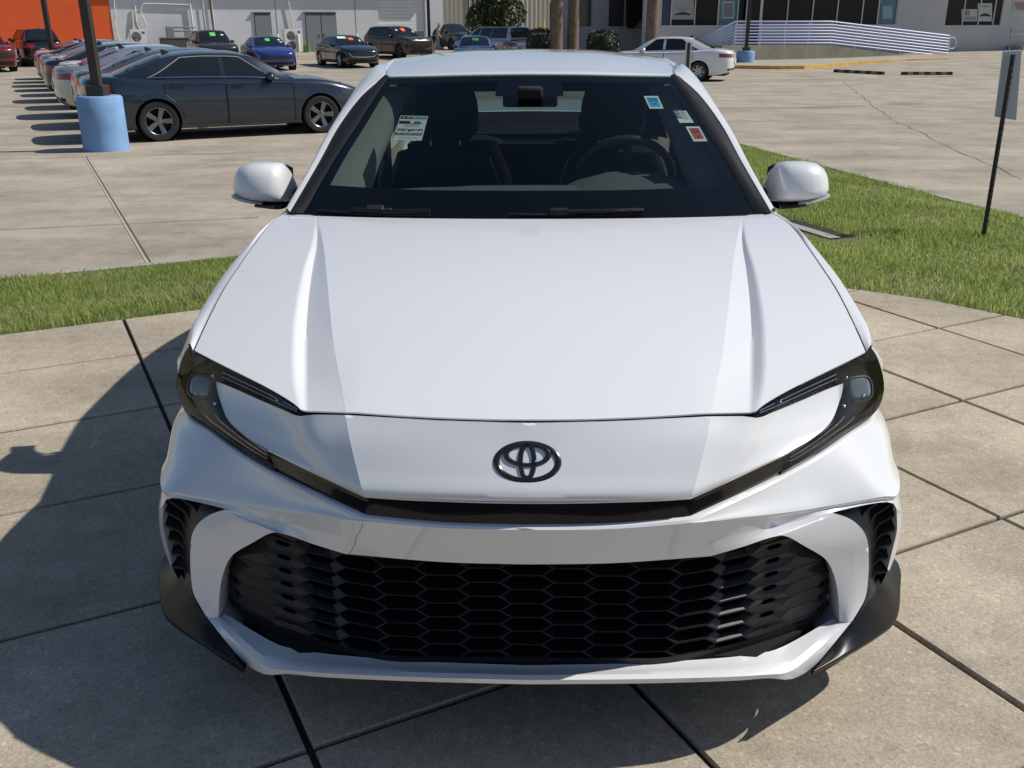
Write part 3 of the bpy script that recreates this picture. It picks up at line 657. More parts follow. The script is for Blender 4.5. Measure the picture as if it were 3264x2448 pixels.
# ---- door mirrors
for s in (1, -1):
    root = None
    mb = MB()
    secs = []
    for (u, vt, vb, dy, f) in ((2459, 595, 640, .02, .3), (2470, 548, 640, .0, .8), (2486, 523, 640, -.012, 1), (2510, 517.5, 638.5, -.022, 1), (2540, 516, 635.5, -.026, 1), (2570, 517, 632, -.024, 1), (2600, 522, 628, -.016, .95), (2624, 536, 623, -.002, .85), (2640, 553, 615, .018, .7), (2649, 575, 602, .035, .45), (2651, 586, 590, .05, .2)):
        a_, b_ = at(u, vt, 1.70), at(u, vb, 1.70); c_ = (a_+b_)/2; hz = (a_[2]-b_[2])/2
        ring = []
        for t in np.linspace(0, 2*math.pi, 24, endpoint=False):
            cy, cz = math.cos(t), math.sin(t)
            ex = .62
            yy_ = -abs(cy)**ex*np.sign(cy); zz_ = abs(cz)**(.62 if cz < 0 else .8)*np.sign(cz)
            ydep = .075*f if cy > 0 else .085
            ring.append((c_[0], 1.70+dy+.03+yy_*ydep+.02*zz_*(cy > 0), c_[2]+zz_*hz))
        secs.append(ring)
    A_ = np.array(secs); mb.grid(A_, wrap=True)
    o = len(mb.v); mb.add(A_[0], [tuple(range(24))]); mb.add(A_[-1], [tuple(range(24))])
    if s < 0: mb.flipx()
    mir = mb.build('door_mirror', WHITE, car, angle=55)
    bs = MB(); secs = []
    for (u, vt, vb) in ((2462, 634, 655), (2472, 638, 657), (2500, 637, 655), (2530, 634, 651), (2546, 632, 649)):
        a_, b_ = at(u, vt, 1.72), at(u, vb, 1.72); c_ = (a_+b_)/2; hz = (a_[2]-b_[2])/2
        secs.append([(c_[0], 1.70+(.085)*math.cos(t), c_[2]+hz*math.sin(t)) for t in np.linspace(0, 2*math.pi, 14, endpoint=False)])
    bs.grid(np.array(secs), wrap=True); bs.add(secs[-1], [tuple(range(14))])
    fo = [np.array([(.79+.025*k, 1.80-.05*math.cos(t), .945+.03*k/3+.026*math.sin(t)) for t in np.linspace(0, 2*math.pi, 12, endpoint=False)]) for k in range(5)]
    bs.grid(np.stack(fo), wrap=True)
    if s < 0: bs.flipx()
    bs.build('mirror_base', PLASTIC, mir, angle=50)
    sg = MB(); secs = []
    for (u, vt, vb) in ((2540, 643, 652), (2560, 638.5, 650), (2590, 632.5, 645), (2615, 627.5, 638), (2634, 621, 630), (2640, 617, 622)):
        a_, b_ = at(u, vt, 1.66), at(u, vb, 1.66); c_ = (a_+b_)/2; hz = (a_[2]-b_[2])/2
        secs.append([(c_[0], 1.66+.03*math.cos(t), c_[2]+hz*math.sin(t)) for t in np.linspace(0, 2*math.pi, 12, endpoint=False)])
    sg.grid(np.array(secs), wrap=True)
    if s < 0: sg.flipx()
    sg.build('turn_signal', mat('signal_lens', (.62, .63, .65), .12, .5, 1.0), mir, angle=60)
    mg = MB(); q = A_[1:10].mean(axis=1); mg.grid(np.stack([q+[0, .088, .05], q+[0, .088, -.05]]))
    if s < 0: mg.flipx()
    mg.build('mirror_glass', mat('mirror_silver', (.8, .8, .8), .02, 1), mir)
# ---- wipers
for pts, hx in (([(1370, 684, 1.235), (1250, 686, 1.27), (1120, 680, 1.31), (1010, 672, 1.36)], (1195, 668)), ([(2050, 681, 1.25), (1900, 686, 1.225), (1760, 686, 1.21), (1620, 684, 1.20)], (1780, 678))):
    w = MB(); c = np.array([on_glass(u, v, -.012) for u, v, _ in pts]); w.tube(catmull(c), .0055, 6); c2 = c+np.array([0, -.006, .012]); w.tube(catmull(c2[:3]), .008, 6)
    wp = w.build('wiper', PLASTIC, car, angle=60)
    p = on_glass(hx[0], hx[1], -.02); hb = MB(); hb.box(p, (.055, .03, .018), basis=[(1, 0, 0), (0, .86, .5), (0, -.5, .86)]); hb.box(p+[.04, 0, -.002], (.03, .018, .012)); hb.build('wiper_head', SATIN, wp, bevel=.004)
# ---- cabin
db = MB()
dz_ = lambda x: .985+.0*x
edge_r = curve([(-.74, 1.66, .965), (-.6, 1.76, .985), (-.3, 1.80, 1.0), (0, 1.80, 1.005), (.2, 1.80, 1.005), (.45, 1.84, 1.01), (.74, 1.66, .965)], 40)
edge_f = np.stack([edge_r[:, 0]*.98, np.interp(abs(edge_r[:, 0]), [0, .4, .75], [1.14, 1.19, 1.38]), np.interp(abs(edge_r[:, 0]), [0, .75], [.905, .92])], 1)
db.grid(spline_rows([edge_f, edge_f*.45+edge_r*.55+[0, 0, .025], edge_r, edge_r+[0, .04, -.035], edge_r+[0, .05, -.4]], 4))
dash = db.build('dashboard', DASH, car, angle=60)
hm = MB(); gx = np.linspace(-1, 1, 21)
hood_rows = []
for t in np.linspace(0, 1, 8):
    hood_rows.append([(.365+x*(.30-.06*t), 1.52+.34*t, .975+.012*t+.058*math.sin(min(1, t*1.15)*math.pi/2)*max(0, 1-abs(x)**2.6)) for x in gx])
hm.grid(np.array(hood_rows)); last = np.array(hood_rows[-1]); hm.grid(np.stack([last, last+[0, .01, -.02], last+[0, -.05, -.06]])); hm.build('gauge_hood', DASH, dash, angle=70)
sw = MB(); c0_ = np.array([.37, 2.06, .985]); ax_ = np.array([0, .88, .47]); e1_ = np.array([1., 0, 0]); e2_ = np.cross(e1_, ax_)*-1; th = np.linspace(0, 2*math.pi, 33)
sw.tube(np.array([c0_+.185*(math.cos(t)*e1_+math.sin(t)*e2_) for t in th]), .016, 8, cap=False); 
for t in (0, math.pi, -math.pi/2): sw.tube(np.array([c0_-ax_*.02, c0_+.18*(math.cos(t)*e1_+math.sin(t)*e2_)]), .018, 6)
sw.box(c0_-ax_*.02, (.16, .06, .11), basis=[e1_, ax_, e2_]); sw.build('steering_wheel', mat('wheel_leather', (.05, .05, .05), .45), car, angle=50)
def seat(x, y, zs, w, rest=True, col_=SEAT):
    s_ = thing('seat', None, None); s_.parent = car; del s_
def make_seat(x, y, zt, w, hd):
    b = MB(); rows = []
    for t in np.linspace(0, 1, 10):
        z = .45+(zt-.45)*t; ww = w/2*(1-.32*max(0, t-.62)**1.2/.38) ; yo = y+.10*(t-1)*1.0
        rows.append([(x+ww*math.copysign(abs(math.cos(a))**.55, math.cos(a)), yo+.075*math.copysign(abs(math.sin(a))**.7, math.sin(a))-.03*abs(math.cos(a)), z) for a in np.linspace(0, 2*math.pi, 24, endpoint=False)])
    rows.append([(x+(p[0]-x)*.6, y, zt+.02) for p in rows[-1]]); b.grid(np.array(rows), wrap=True); b.add(rows[-1], [tuple(range(24))])
    st_ = b.build('seat', SEAT, car, angle=60)
    h = MB(); hr = []
    for t in np.linspace(-1, 1, 9):
        z = hd[1]+hd[2]*math.sin(t*math.pi/2); k = max(.12, math.cos(t*math.pi/2)**.35)
        hr.append([(x+hd[0]*k*math.copysign(abs(math.cos(a))**.6, math.cos(a)), y+.02+.065*k*math.sin(a), z) for a in np.linspace(0, 2*math.pi, 20, endpoint=False)])
    h.grid(np.array(hr), wrap=True); h.build('headrest', SEAT, st_, angle=70)
    po = MB()
    for q in (-.065, .065): po.tube(np.array([(x+q, y+.02, zt-.02), (x+q, y+.02, hd[1])]), .006, 6)
    po.build('headrest_posts', CHROME, st_)
    if hd[3]:
        pp = MB()
        for sg_ in (-1, 1):
            pp.tube(np.array([(x+sg_*w/2*(1-.32*max(0, t-.62)**1.2/.38)*.93, y+.10*(t-1)-.085, .45+(zt-.45)*t) for t in np.linspace(.45, .97, 10)]), .004, 5)
        pp.build('seat_piping', STITCH, st_)
for x in (-.37, .37): make_seat(x, 2.62, 1.03, .56, (.145, 1.19, .125, True))
for x in (-.38, .38): make_seat(x, 3.55, .98, .62, (.12, 1.07, .07, False))
mb = MB(); mb.box((0, 3.55, .70), (1.3, .16, .52)); mb.box((0, 3.88, .985), (1.3, .55, .03)); mb.box((0, 2.35, .42), (1.45, 1.8, .2)); mb.box((0, 2.2, .62), (.22, .8, .3)); mb.box((0, 3.44, 1.305), (1.18, .04, .15)); mb.build('rear_bench', INTDARK, car, smooth=False)
for s in (1, -1):
    cp = MB(); cp.add([(s*.47, 3.75, 1.30), (s*.60, 3.45, 1.34), (s*.74, 3.55, .98), (s*.50, 4.02, .98)], [(0, 1, 2, 3)]); cp.build('rear_pillar_lining', INTDARK, car, smooth=False)
mb = MB()
for s in (1, -1): mb.grid(np.array([[(s*(.80), y, z) for y in np.linspace(1.5, 3.9, 12)] for z in (.3, .7, .95)]))
mb.grid(RG[::3, :]*np.array([.97, 1, 1])-np.array([0, 0, .03])); mb.grid(RG[::3, :]*np.array([-.97, 1, 1])-np.array([0, 0, .03])); mb.build('cabin_lining', INTDARK, car)
rm = MB(); c = on_glass(1690, 318, .10); rm.box(c, (.20, .02, .052)); rm.box(c+[0, -.08, .03], (.09, .10, .04)); rm.build('rear_view_mirror', DARK, car, bevel=.01)
tb = MB(); cc_ = on_glass(1690, 292, .006); tb.add([cc_+[-.075, .005, -.024], cc_+[.075, .005, -.024], cc_+[.03, .02, .012], cc_+[-.03, .02, .012]], [(0, 1, 2, 3)]); tb.build('camera_cover', mat('camera_cover', (.10, .10, .105), .5), car)
# ---- wheels
def wheel(r=.335, w=.225, nsp=5, rimmat=None, ratio=.70):
    pass
def make_wheel_meshes(r, w, nsp, ratio, twin=False):
    ty = MB(); rr = r*ratio
    ty.lathe([(rr, -w/2+.01), (rr+.012, -w/2), (r-.03, -w/2-.004), (r-.006, -w/2+.022), (r, -w/2+.05), (r, w/2-.05), (r-.006, w/2-.022), (r-.03, w/2+.004), (rr+.012, w/2), (rr, w/2-.01)], axis=0, n=36)
    rim = MB(); rim.lathe([(rr, w/2-.012), (rr-.008, w/2-.004), (rr-.02, w/2-.012), (rr-.03, w/2-.09), (rr-.035, -w/2+.02)], axis=0, n=36)
    for k in range(nsp):
        for dd in ((-.16, .16) if twin else (0,)):
            a = 2*math.pi*k/nsp; 
            d = np.array([0, math.cos(a), math.sin(a)]); t = np.array([0, -math.sin(a), math.cos(a)])
            e = np.array([0, math.cos(a+dd), math.sin(a+dd)])
            w0, w1 = (.018, .014) if twin else (.03, .045)
            p0 = d*.03+t*(.012*np.sign(dd) if twin else 0)+np.array([w/2-.035, 0, 0]); p1 = e*(rr-.012)+np.array([w/2-.014, 0, 0])
            rim.add([p0-t*w0/1, p0+t*w0/1, p1+t*w1, p1-t*w1, p0-t*w0+[-.03, 0, 0], p0+t*w0+[-.03, 0, 0], p1+t*w1*1.1+[-.03, 0, 0], p1-t*w1*1.1+[-.03, 0, 0]], [(0, 1, 2, 3), (0, 3, 7, 4), (1, 5, 6, 2), (4, 7, 6, 5)])
    rim.lathe([(.0, w/2-.02), (.035, w/2-.022), (.055, w/2-.035), (.06, w/2-.06)], axis=0, n=18)
    disc = MB(); disc.lathe([(0, w/2-.10), (rr*.8, w/2-.10), (rr-.03, w/2-.10)], axis=0, n=24)
    return ty, rim, disc
_wm = {}
def add_wheel(parent, loc, side, r=.335, w=.22, nsp=5, ratio=.70, rimmat=ALLOY, twin=False):
    key = (r, w, nsp, ratio, twin)
    if key not in _wm: _wm[key] = [m.mesh(n_, 35) for m, n_ in zip(make_wheel_meshes(*key[:4], twin), ('tyre', 'rim', 'brake_disc'))]
    wt = bpy.data.objects.new('wheel', None); col.objects.link(wt); wt.empty_display_size = .1; wt.parent = parent; wt.location = loc; wt.rotation_euler = (0, 0, 0 if side > 0 else math.pi)
    for me, n_, m in zip(_wm[key], ('tyre', 'rim', 'brake_disc'), (RUBBER, rimmat, DARK)):
        o = bpy.data.objects.new(n_, me); col.objects.link(o); o.parent = wt
        if len(me.materials) == 0: me.materials.append(m)
        o.material_slots[0].link = 'OBJECT'; o.material_slots[0].material = m
    return wt
for s in (1, -1):
    for y in (.985, 3.81): add_wheel(car, (s*.80, y, .335), s, .335, .225, 5, .70, DALLOY, True)
# ---- stickers behind the windshield
def quad_at(corners, off): return [on_glass(u, v, off) for u, v in corners]      # tl, tr, br, bl
def bil(Q, s, t): return Q[0]*(1-s)*(1-t)+Q[1]*s*(1-t)+Q[2]*s*t+Q[3]*(1-s)*t
def patch_on(parent, name, Q, s0, t0, s1, t1, m, lift):
    n = np.cross(Q[1]-Q[0], Q[3]-Q[0]); n /= np.linalg.norm(n)
    if n[1] > 0: n = -n
    b = MB(); b.add([bil(Q, a, c)+n*lift for a, c in ((s0, t0), (s1, t0), (s1, t1), (s0, t1))], [(0, 1, 2, 3)]); return b.build(name, m, parent, smooth=False)
def text_on(parent, txt, Q, s0, t0, s1, t1, m, lift, bold=False):
    cu = bpy.data.curves.new('lettering', 'FONT'); cu.body = txt; cu.size = 1
    if bold: cu.offset = .02
    to = bpy.data.objects.new('lettering', cu); col.objects.link(to)
    dg = bpy.context.evaluated_depsgraph_get(); me = bpy.data.meshes.new_from_object(to.evaluated_get(dg))
    bpy.data.objects.remove(to); bpy.data.curves.remove(cu)
    co = np.array([v.co[:] for v in me.vertices]); lo_, hi_ = co.min(0), co.max(0)
    n = np.cross(Q[1]-Q[0], Q[3]-Q[0]); n /= np.linalg.norm(n)
    if n[1] > 0: n = -n
    for v in me.vertices:
        a = s0+(s1-s0)*(v.co.x-lo_[0])/max(1e-6, hi_[0]-lo_[0]); c = t1-(t1-t0)*(v.co.y-lo_[1])/max(1e-6, hi_[1]-lo_[1])
        v.co = Vector(bil(Q, a, c)+n*lift)
    o = bpy.data.objects.new('lettering', me); col.objects.link(o); me.materials.append(m); o.parent = parent; return o
PAPER = mat('sticker_paper', (.82, .84, .80), .6); INK = mat('ink_black', (.02, .02, .025), .6); RED = mat('ink_red', (.55, .03, .03), .6); INKR = mat('ink_maroon', (.10, .01, .015), .6)
CYAN = mat('ink_cyan', (.02, .42, .75), .6); NAVY = mat('ink_navy', (.03, .04, .28), .6); SRED = mat('sticker_red', (.62, .06, .05), .6); SLATE = mat('ink_green', (.10, .20, .19), .6); BLUEP = mat('ink_blue', (.10, .19, .42), .6)
Q = quad_at([(1277, 368), (1365, 370), (1344, 448), (1251, 446)], .006)
stk = patch_on(car, 'sticker', Q, 0, 0, 1, 1, PAPER, 0); stk['label'] = 'white attention sticker with stargard lettering'
patch_on(stk, 'band', Q, .03, .03, .97, .14, INK, .0004); text_on(stk, 'ATTENTION', Q, .27, .045, .93, .125, PAPER, .0008, True); patch_on(stk, 'mark', Q, .21, .035, .26, .135, RED, .0008); text_on(stk, 'A', Q, .09, .05, .18, .125, PAPER, .0008, True)
patch_on(stk, 'photo_truck', Q, .03, .22, .42, .32, INKR, .0004); patch_on(stk, 'photo_car', Q, .56, .23, .80, .33, BLUEP, .0004); patch_on(stk, 'photo_road', Q, .03, .325, .9, .345, INK, .0005)
text_on(stk, 'THIS VEHICLE IS', Q, .24, .385, .76, .42, SLATE, .0004); text_on(stk, 'EQUIPPED WITH A', Q, .20, .435, .80, .47, SLATE, .0004)
text_on(stk, 'star', Q, .06, .52, .42, .63, INK, .0004, True); text_on(stk, 'gard', Q, .42, .52, .85, .655, INKR, .0004, True); patch_on(stk, 'shield_mark', Q, .87, .55, .95, .61, SLATE, .0004)
patch_on(stk, 'band', Q, .02, .70, .95, .80, INKR, .0004); text_on(stk, 'THEFT RECOVERY SYSTEM', Q, .06, .72, .91, .78, PAPER, .0008, True); text_on(stk, 'STARGARDPC.COM', Q, .20, .88, .80, .92, SLATE, .0004)
def check(parent, Q, s0, t0, s1, t1, m):
    n = np.cross(Q[1]-Q[0], Q[3]-Q[0]); n /= np.linalg.norm(n); n = n if n[1] < 0 else -n
    b = MB(); pts = [(0, .55), (.12, .42), (.36, .68), (.88, .0), (1, .1), (.38, 1.0)]; b.add([bil(Q, s0+(s1-s0)*a, t0+(t1-t0)*c)+n*.0009 for a, c in pts], [(0, 1, 2, 5), (2, 3, 4, 5)]); b.build('tick_mark', m, parent, smooth=False)
Q = quad_at([(2052, 306), (2097, 306), (2115, 346), (2071, 346.5)], .006)
stk = patch_on(car, 'sticker', Q, 0, 0, 1, 1, PAPER, 0); stk['label'] = 'small blue and white sticker reading vehicle cleaned'
patch_on(stk, 'panel', Q, .12, .13, .88, .87, CYAN, .0004); text_on(stk, 'VEHICLE', Q, .18, .17, .82, .27, NAVY, .0008, True); text_on(stk, 'CLEANED', Q, .16, .31, .84, .41, NAVY, .0008, True); check(stk, Q, .36, .5, .72, .72, INK)
Q = quad_at([(2185, 403), (2229, 403), (2255, 450), (2211, 450.5)], .006)
stk = patch_on(car, 'sticker', Q, 0, 0, 1, 1, PAPER, 0); stk['label'] = 'small red and white sticker with a tick mark'
patch_on(stk, 'panel', Q, .15, .12, .87, .86, SRED, .0004); text_on(stk, 'VEHICLE', Q, .22, .17, .80, .26, INKR, .0008, True); patch_on(stk, 'print_line', Q, .22, .33, .80, .38, INKR, .0008); patch_on(stk, 'print_line', Q, .22, .42, .72, .45, INKR, .0008); check(stk, Q, .4, .58, .72, .76, INKR)
Q = quad_at([(2143, 351), (2187, 353), (2212, 391), (2167, 391.5)], .006)
stk = patch_on(car, 'sticker', Q, 0, 0, 1, 1, PAPER, 0); stk['label'] = 'white service sticker with a navy column of lines'
patch_on(stk, 'panel', Q, 0, 0, .40, .66, NAVY, .0004)
for k in range(5): patch_on(stk, 'print_line', Q, .08, .08+.115*k, .36, .115+.115*k, PAPER, .0008)
for k in range(6):
    patch_on(stk, 'print_line', Q, .45, .13+.115*k, .95, .142+.115*k, SLATE, .0008)
for k, (a, b_, w) in enumerate(((.48, .03, .34), (.50, .15, .30), (.50, .27, .2), (.50, .38, .32), (.36, .60, .46))):
    n = 7
    for q in range(n): patch_on(stk, 'pen_stroke', Q, a+w*q/n, b_+.02*(q % 2), a+w*(q+.45)/n, b_+.075-.02*((q+1) % 2), INK, .0010)
# ================================================================== the ground
LOTZ = -0.28
def lotz(x, y):
    d = math.hypot(x-CO[0], y-CO[1]); t = max(0., min(1., (d-46)/20.)); t = t*t*(3-2*t); return LOTZ+.36*t
def on_lot(up, vp):
    """where a photo pixel (2212 px wide frame) meets the car park"""
    z = LOTZ
    for _ in range(30):
        p = atz(up*K, vp*K, z); z = lotz(p[0], p[1])
    return p
def concrete(name, base, stains, fine, bumps, speck=0):
    m, n, b = nodes_mat(name); N = n.nodes.new; L = n.links.new
    tc = N('ShaderNodeTexCoord')
    def noise(sc, det, rough=.6, vec=None):
        t = N('ShaderNodeTexNoise'); t.inputs['Scale'].default_value = sc; t.inputs['Detail'].default_value = det; t.inputs['Roughness'].default_value = rough
        L(vec if vec is not None else tc.outputs['Object'], t.inputs['Vector']); return t.outputs[0]
    mp = N('ShaderNodeMapping'); mp.inputs['Scale'].default_value = (.30, 1.6, 1); mp.inputs['Rotation'].default_value = (0, 0, math.radians(-6)); L(tc.outputs['Object'], mp.inputs['Vector'])
    def rng(s, a, b_, c, d):
        r = N('ShaderNodeMapRange'); r.inputs[1].default_value = a; r.inputs[2].default_value = b_; r.inputs[3].default_value = c; r.inputs[4].default_value = d; L(s, r.inputs[0]); return r.outputs[0]
    def mul(a, b_):
        r = N('ShaderNodeMath'); r.operation = 'MULTIPLY'; L(a, r.inputs[0]); L(b_, r.inputs[1]); return r.outputs[0]
    f = rng(noise(.9, 6, .65), .3, .7, 1-stains, 1+stains*.6)
    f = mul(f, rng(noise(1.1, 5, .6, mp.outputs[0]), .35, .7, 1-stains*.8, 1+stains*.3))
    f = mul(f, rng(noise(14, 6), .3, .7, 1-fine, 1+fine))
    if speck:
        v = N('ShaderNodeTexVoronoi'); v.inputs['Scale'].default_value = 210; L(tc.outputs['Object'], v.inputs['Vector'])
        sx = N('ShaderNodeSeparateColor'); L(v.outputs['Color'], sx.inputs[0])
        f = mul(f, rng(sx.outputs[0], 0.0, 1.0, 1-speck, 1+speck))
        v2 = N('ShaderNodeTexVoronoi'); v2.inputs['Scale'].default_value = 110; L(tc.outputs['Object'], v2.inputs['Vector'])
        s2 = N('ShaderNodeSeparateColor'); L(v2.outputs['Color'], s2.inputs[0])
        f = mul(f, rng(s2.outputs[1], .90, 1.0, 1.0, 1+speck*1.6))
        f = mul(f, rng(s2.outputs[2], .0, .08, 1-speck*1.2, 1.0))
    if speck:
        oi = N('ShaderNodeObjectInfo'); f = mul(f, rng(oi.outputs['Random'], 0, 1, .90, 1.06))
    f = mul(f, rng(noise(.55, 8, .7, tc.outputs['Object']), .50, .70, 1.0, 1-stains*1.2)); f = mul(f, rng(noise(3.2, 9, .75, tc.outputs['Object']), .50, .78, 1.0, 1-stains*1.1))
    sc = N('ShaderNodeVectorMath'); sc.operation = 'SCALE'; sc.inputs[0].default_value = base; L(f, sc.inputs['Scale']); L(sc.outputs[0], b.inputs['Base Color'])
    b.inputs['Roughness'].default_value = .85; b.inputs['Specular IOR Level'].default_value = .25
    bp = N('ShaderNodeBump'); bp.inputs['Strength'].default_value = bumps; bp.inputs['Distance'].default_value = .004
    L(noise(120 if speck else 40, 3), bp.inputs['Height']); L(bp.outputs[0], b.inputs['Normal'])
    return m
LOT = concrete('lot_concrete', (.43, .375, .295), .24, .07, .25)
SLAB = concrete('exposed_aggregate', (.49, .42, .325), .24, .08, .3, .17)
KERB = concrete('kerb_concrete', (.40, .385, .34), .18, .08, .3)
JOINT = mat('joint_tar', (.022, .019, .016), .9, noise=(30, .3))
SOIL_SHADOW = mat('soil_shadow_dark', (.035, .026, .018), .95, noise=(20, .35))
# car park: one big sheet with a slight rise towards the buildings
def sheet(name, xs, ys, zf, m):
    b = MB(); b.grid(np.array([[(x, y, zf(x, y)) for x in xs] for y in ys])); o = b.build(name, m, angle=60, merge=0); return tag(o, kind='structure')
xs = np.r_[np.linspace(-900, -80, 8), np.linspace(-70, 70, 57), np.linspace(80, 900, 8)]; ys = np.r_[np.linspace(-400, -20, 6), np.linspace(-15, 110, 60), np.linspace(120, 1200, 8)]
sheet('car_park', xs, ys, lotz, LOT)
def strip_line(name, pts, w, z0, m, jag=0):
    """thin line drawn on the ground as its own sheet"""
    P = np.array(pts, float); 
    if jag: P = resample(P, max(4, int(np.linalg.norm(P[-1]-P[0])/.35)))
    b = MB(); A = []; Bq = []
    for i in range(len(P)):
        t = P[min(i+1, len(P)-1)]-P[max(i-1, 0)]; t /= np.linalg.norm(t); nn = np.array([-t[1], t[0]])
        o = nn*random.uniform(-jag, jag); ww = w*random.uniform(.5, 1.3) if jag else w
        z = lotz(P[i][0], P[i][1])+z0 if z0 < 1 else 0
        A.append((*(P[i]+o+nn*ww/2), z)); Bq.append((*(P[i]+o-nn*ww/2), z))
    b.grid(np.array([A, Bq])); return tag(b.build(name, m, smooth=False, merge=0), kind='structure')
CRACK = mat('crack_dirt', (.10, .09, .07), .95)
g2 = lambda u, v: on_lot(u, v)[:2]
strip_line('expansion_joint', [g2(180, 335), g2(320, 572)], .014, .005, mat('joint_pale', (.46, .43, .36), .9))
strip_line('expansion_joint', [g2(186, 338), g2(329, 572)], .010, .005, CRACK)
strip_line('crack', [g2(0, 497), g2(560, 470)], .014, .006, CRACK, .012)
strip_line('crack', [g2(1820, 175), g2(1870, 215), g2(1930, 260), g2(2080, 330), g2(2212, 388)], .018, .005, mat('crack_soft', (.19, .16, .12), .95), .05)
strip_line('expansion_joint', [g2(1640, 236), g2(1830, 230), g2(2190, 218)], .03, .006, CRACK, .01)
strip_line('expansion_joint', [g2(1600, 176), g2(1820, 175), g2(2160, 160)], .05, .007, CRACK, .01)
strip_line('expansion_joint', [g2(-40, 345), g2(560, 330)], .018, .0055, CRACK, .006)
# painted stall lines
WLINE = mat('road_paint', (.62, .60, .54), .8, noise=(6, .25))
for a, b_ in (((2040, 182), (2170, 176)), ((2130, 212), (2240, 212)),):
    strip_line('painted_line', [g2(*a), g2(*b_)], .11, .008, WLINE)
# ---- slab pad: square slabs laid on the skew, dark joints between them
Bd = np.array([.882, .472]); Ad = np.array([.472, -.882]); SP = .785; S0, T0 = -.41, -.28
pad_poly = [(-6.5, 1.35), (-2.87, 3.16), (-1.91, 3.63), (-.6, 4.33), (.9, 4.75), (1.55, 4.42), (1.99, 4.13), (2.39, 3.87), (2.78, 3.45), (3.25, 2.6), (3.7, 1.2), (4.0, -1.0), (4.0, -3.2), (-6.5, -3.2)]
def clip(poly, subj):
    """Sutherland-Hodgman: keep the part of subj inside convex poly"""
    out = list(subj)
    ar = sum(poly[i][0]*poly[(i+1) % len(poly)][1]-poly[(i+1) % len(poly)][0]*poly[i][1] for i in range(len(poly)))
    sg = 1 if ar > 0 else -1
    for i in range(len(poly)):
        a, b = np.array(poly[i]), np.array(poly[(i+1) % len(poly)]); e = b-a; inp = out; out = []
        if not inp: break
        def side(p): return sg*(e[0]*(p[1]-a[1])-e[1]*(p[0]-a[0]))
        for k in range(len(inp)):
            p, q = np.array(inp[k], float), np.array(inp[(k+1) % len(inp)], float); sp_, sq = side(p), side(q)
            if sp_ >= 0: out.append(tuple(p))
            if sp_*sq < 0: out.append(tuple(p+(q-p)*sp_/(sp_-sq)))
    return out
pv = thing('slab_pavement', None, None); tag(pv, kind='structure')
b = MB(); b.add([(x, y, -.014) for x, y in pad_poly], [tuple(range(len(pad_poly)))[::-1]]); b.prism([(x, y, -.016) for x, y in pad_poly], (0, 0, -.30)); b.build('joint_bed', JOINT, pv, smooth=False)
for i in range(-7, 6):
    for j in range(-6, 6):
        s0, t0 = S0+i*SP, T0+j*SP; gp = .0085
        q = [Bd*s+Ad*t for s, t in ((s0+gp, t0+gp), (s0+SP-gp, t0+gp), (s0+SP-gp, t0+SP-gp), (s0+gp, t0+SP-gp))]
        pl = clip(pad_poly, [tuple(p) for p in q])
        if len(pl) < 3: continue
        c = np.mean(pl, axis=0)
        # only what the photograph can see
        w = np.array([c[0], c[1], 0])-CO; zz = w@VF
        if zz < .2 or abs(w@VR/zz*CF) > PW*1.3 or abs(w@VU/zz*CF) > PH*1.3: continue
        tz_ = random.uniform(-.0015, .0015)
        top = [(c[0]+(x-c[0])*(1-.008), c[1]+(y-c[1])*(1-.008), tz_) for x, y in pl]; ed = [(x, y, tz_-.005) for x, y in pl]; bt_ = [(x, y, -.06) for x, y in pl]
        n = len(pl); mb = MB(); mb.add(top+ed+bt_, [tuple(range(n))]+[(k, (k+1) % n, n+(k+1) % n, n+k) for k in range(n)]+[(n+k, n+(k+1) % n, 2*n+(k+1) % n, 2*n+k) for k in range(n)])
        o = mb.build('slab', SLAB, pv, smooth=False, merge=0)
# ---- grass: turf sheet and blades
grass_poly = [(-7.2, .95), (-6.5, 1.36), (-2.87, 3.17), (-1.91, 3.64), (-.6, 4.34), (.9, 4.76), (1.55, 4.43), (1.99, 4.14), (2.39, 3.88), (2.78, 3.46), (3.25, 2.6), (3.7, 1.2), (6.8, .2), (6.2, 3.2), (5.3, 5.6), (4.74, 7.46), (4.35, 8.85), (3.81, 11.27), (3.29, 13.56), (2.9, 14.6), (2.4, 13.4), (1.6, 9.4), (.6, 7.4), (-.9, 6.5), (-2.41, 5.78), (-3.08, 5.46), (-3.96, 5.05), (-6.2, 4.05), (-9, 2.7)]
GP = np.array(grass_poly); inner_edge = np.array([(-9, .1), (-6.5, 1.36), (-2.87, 3.17), (-1.91, 3.64), (-.6, 4.34), (.9, 4.76), (1.55, 4.43), (1.99, 4.14), (2.39, 3.88), (2.78, 3.46), (3.25, 2.6), (3.7, 1.2), (4.4, -.5)])
outer_edge = np.array([(6.8, .2), (6.2, 3.2), (5.3, 5.6), (4.74, 7.46), (4.35, 8.85), (3.81, 11.27), (3.29, 13.56), (2.9, 14.6), (2.4, 13.4), (1.6, 9.4), (.6, 7.4), (-.9, 6.5), (-2.41, 5.78), (-3.08, 5.46), (-3.96, 5.05), (-6.2, 4.05), (-9, 2.7)])
def pdist(P, L):
    d = np.full(len(P), 1e9)
    for a, b in zip(L[:-1], L[1:]):
        e = b-a; t = np.clip(((P-a)@e)/(e@e), 0, 1); d = np.minimum(d, np.linalg.norm(P-(a+t[:, None]*e), axis=1))
    return d
def inside(P, poly):
    r = np.zeros(len(P), bool); n = len(poly)
    for i in range(n):
        a, b = poly[i], poly[(i+1) % n]
        c = ((a[1] > P[:, 1]) != (b[1] > P[:, 1])); x = (b[0]-a[0])*(P[:, 1]-a[1])/(b[1]-a[1]+1e-12)+a[0]; r ^= c & (P[:, 0] < x)
    return r
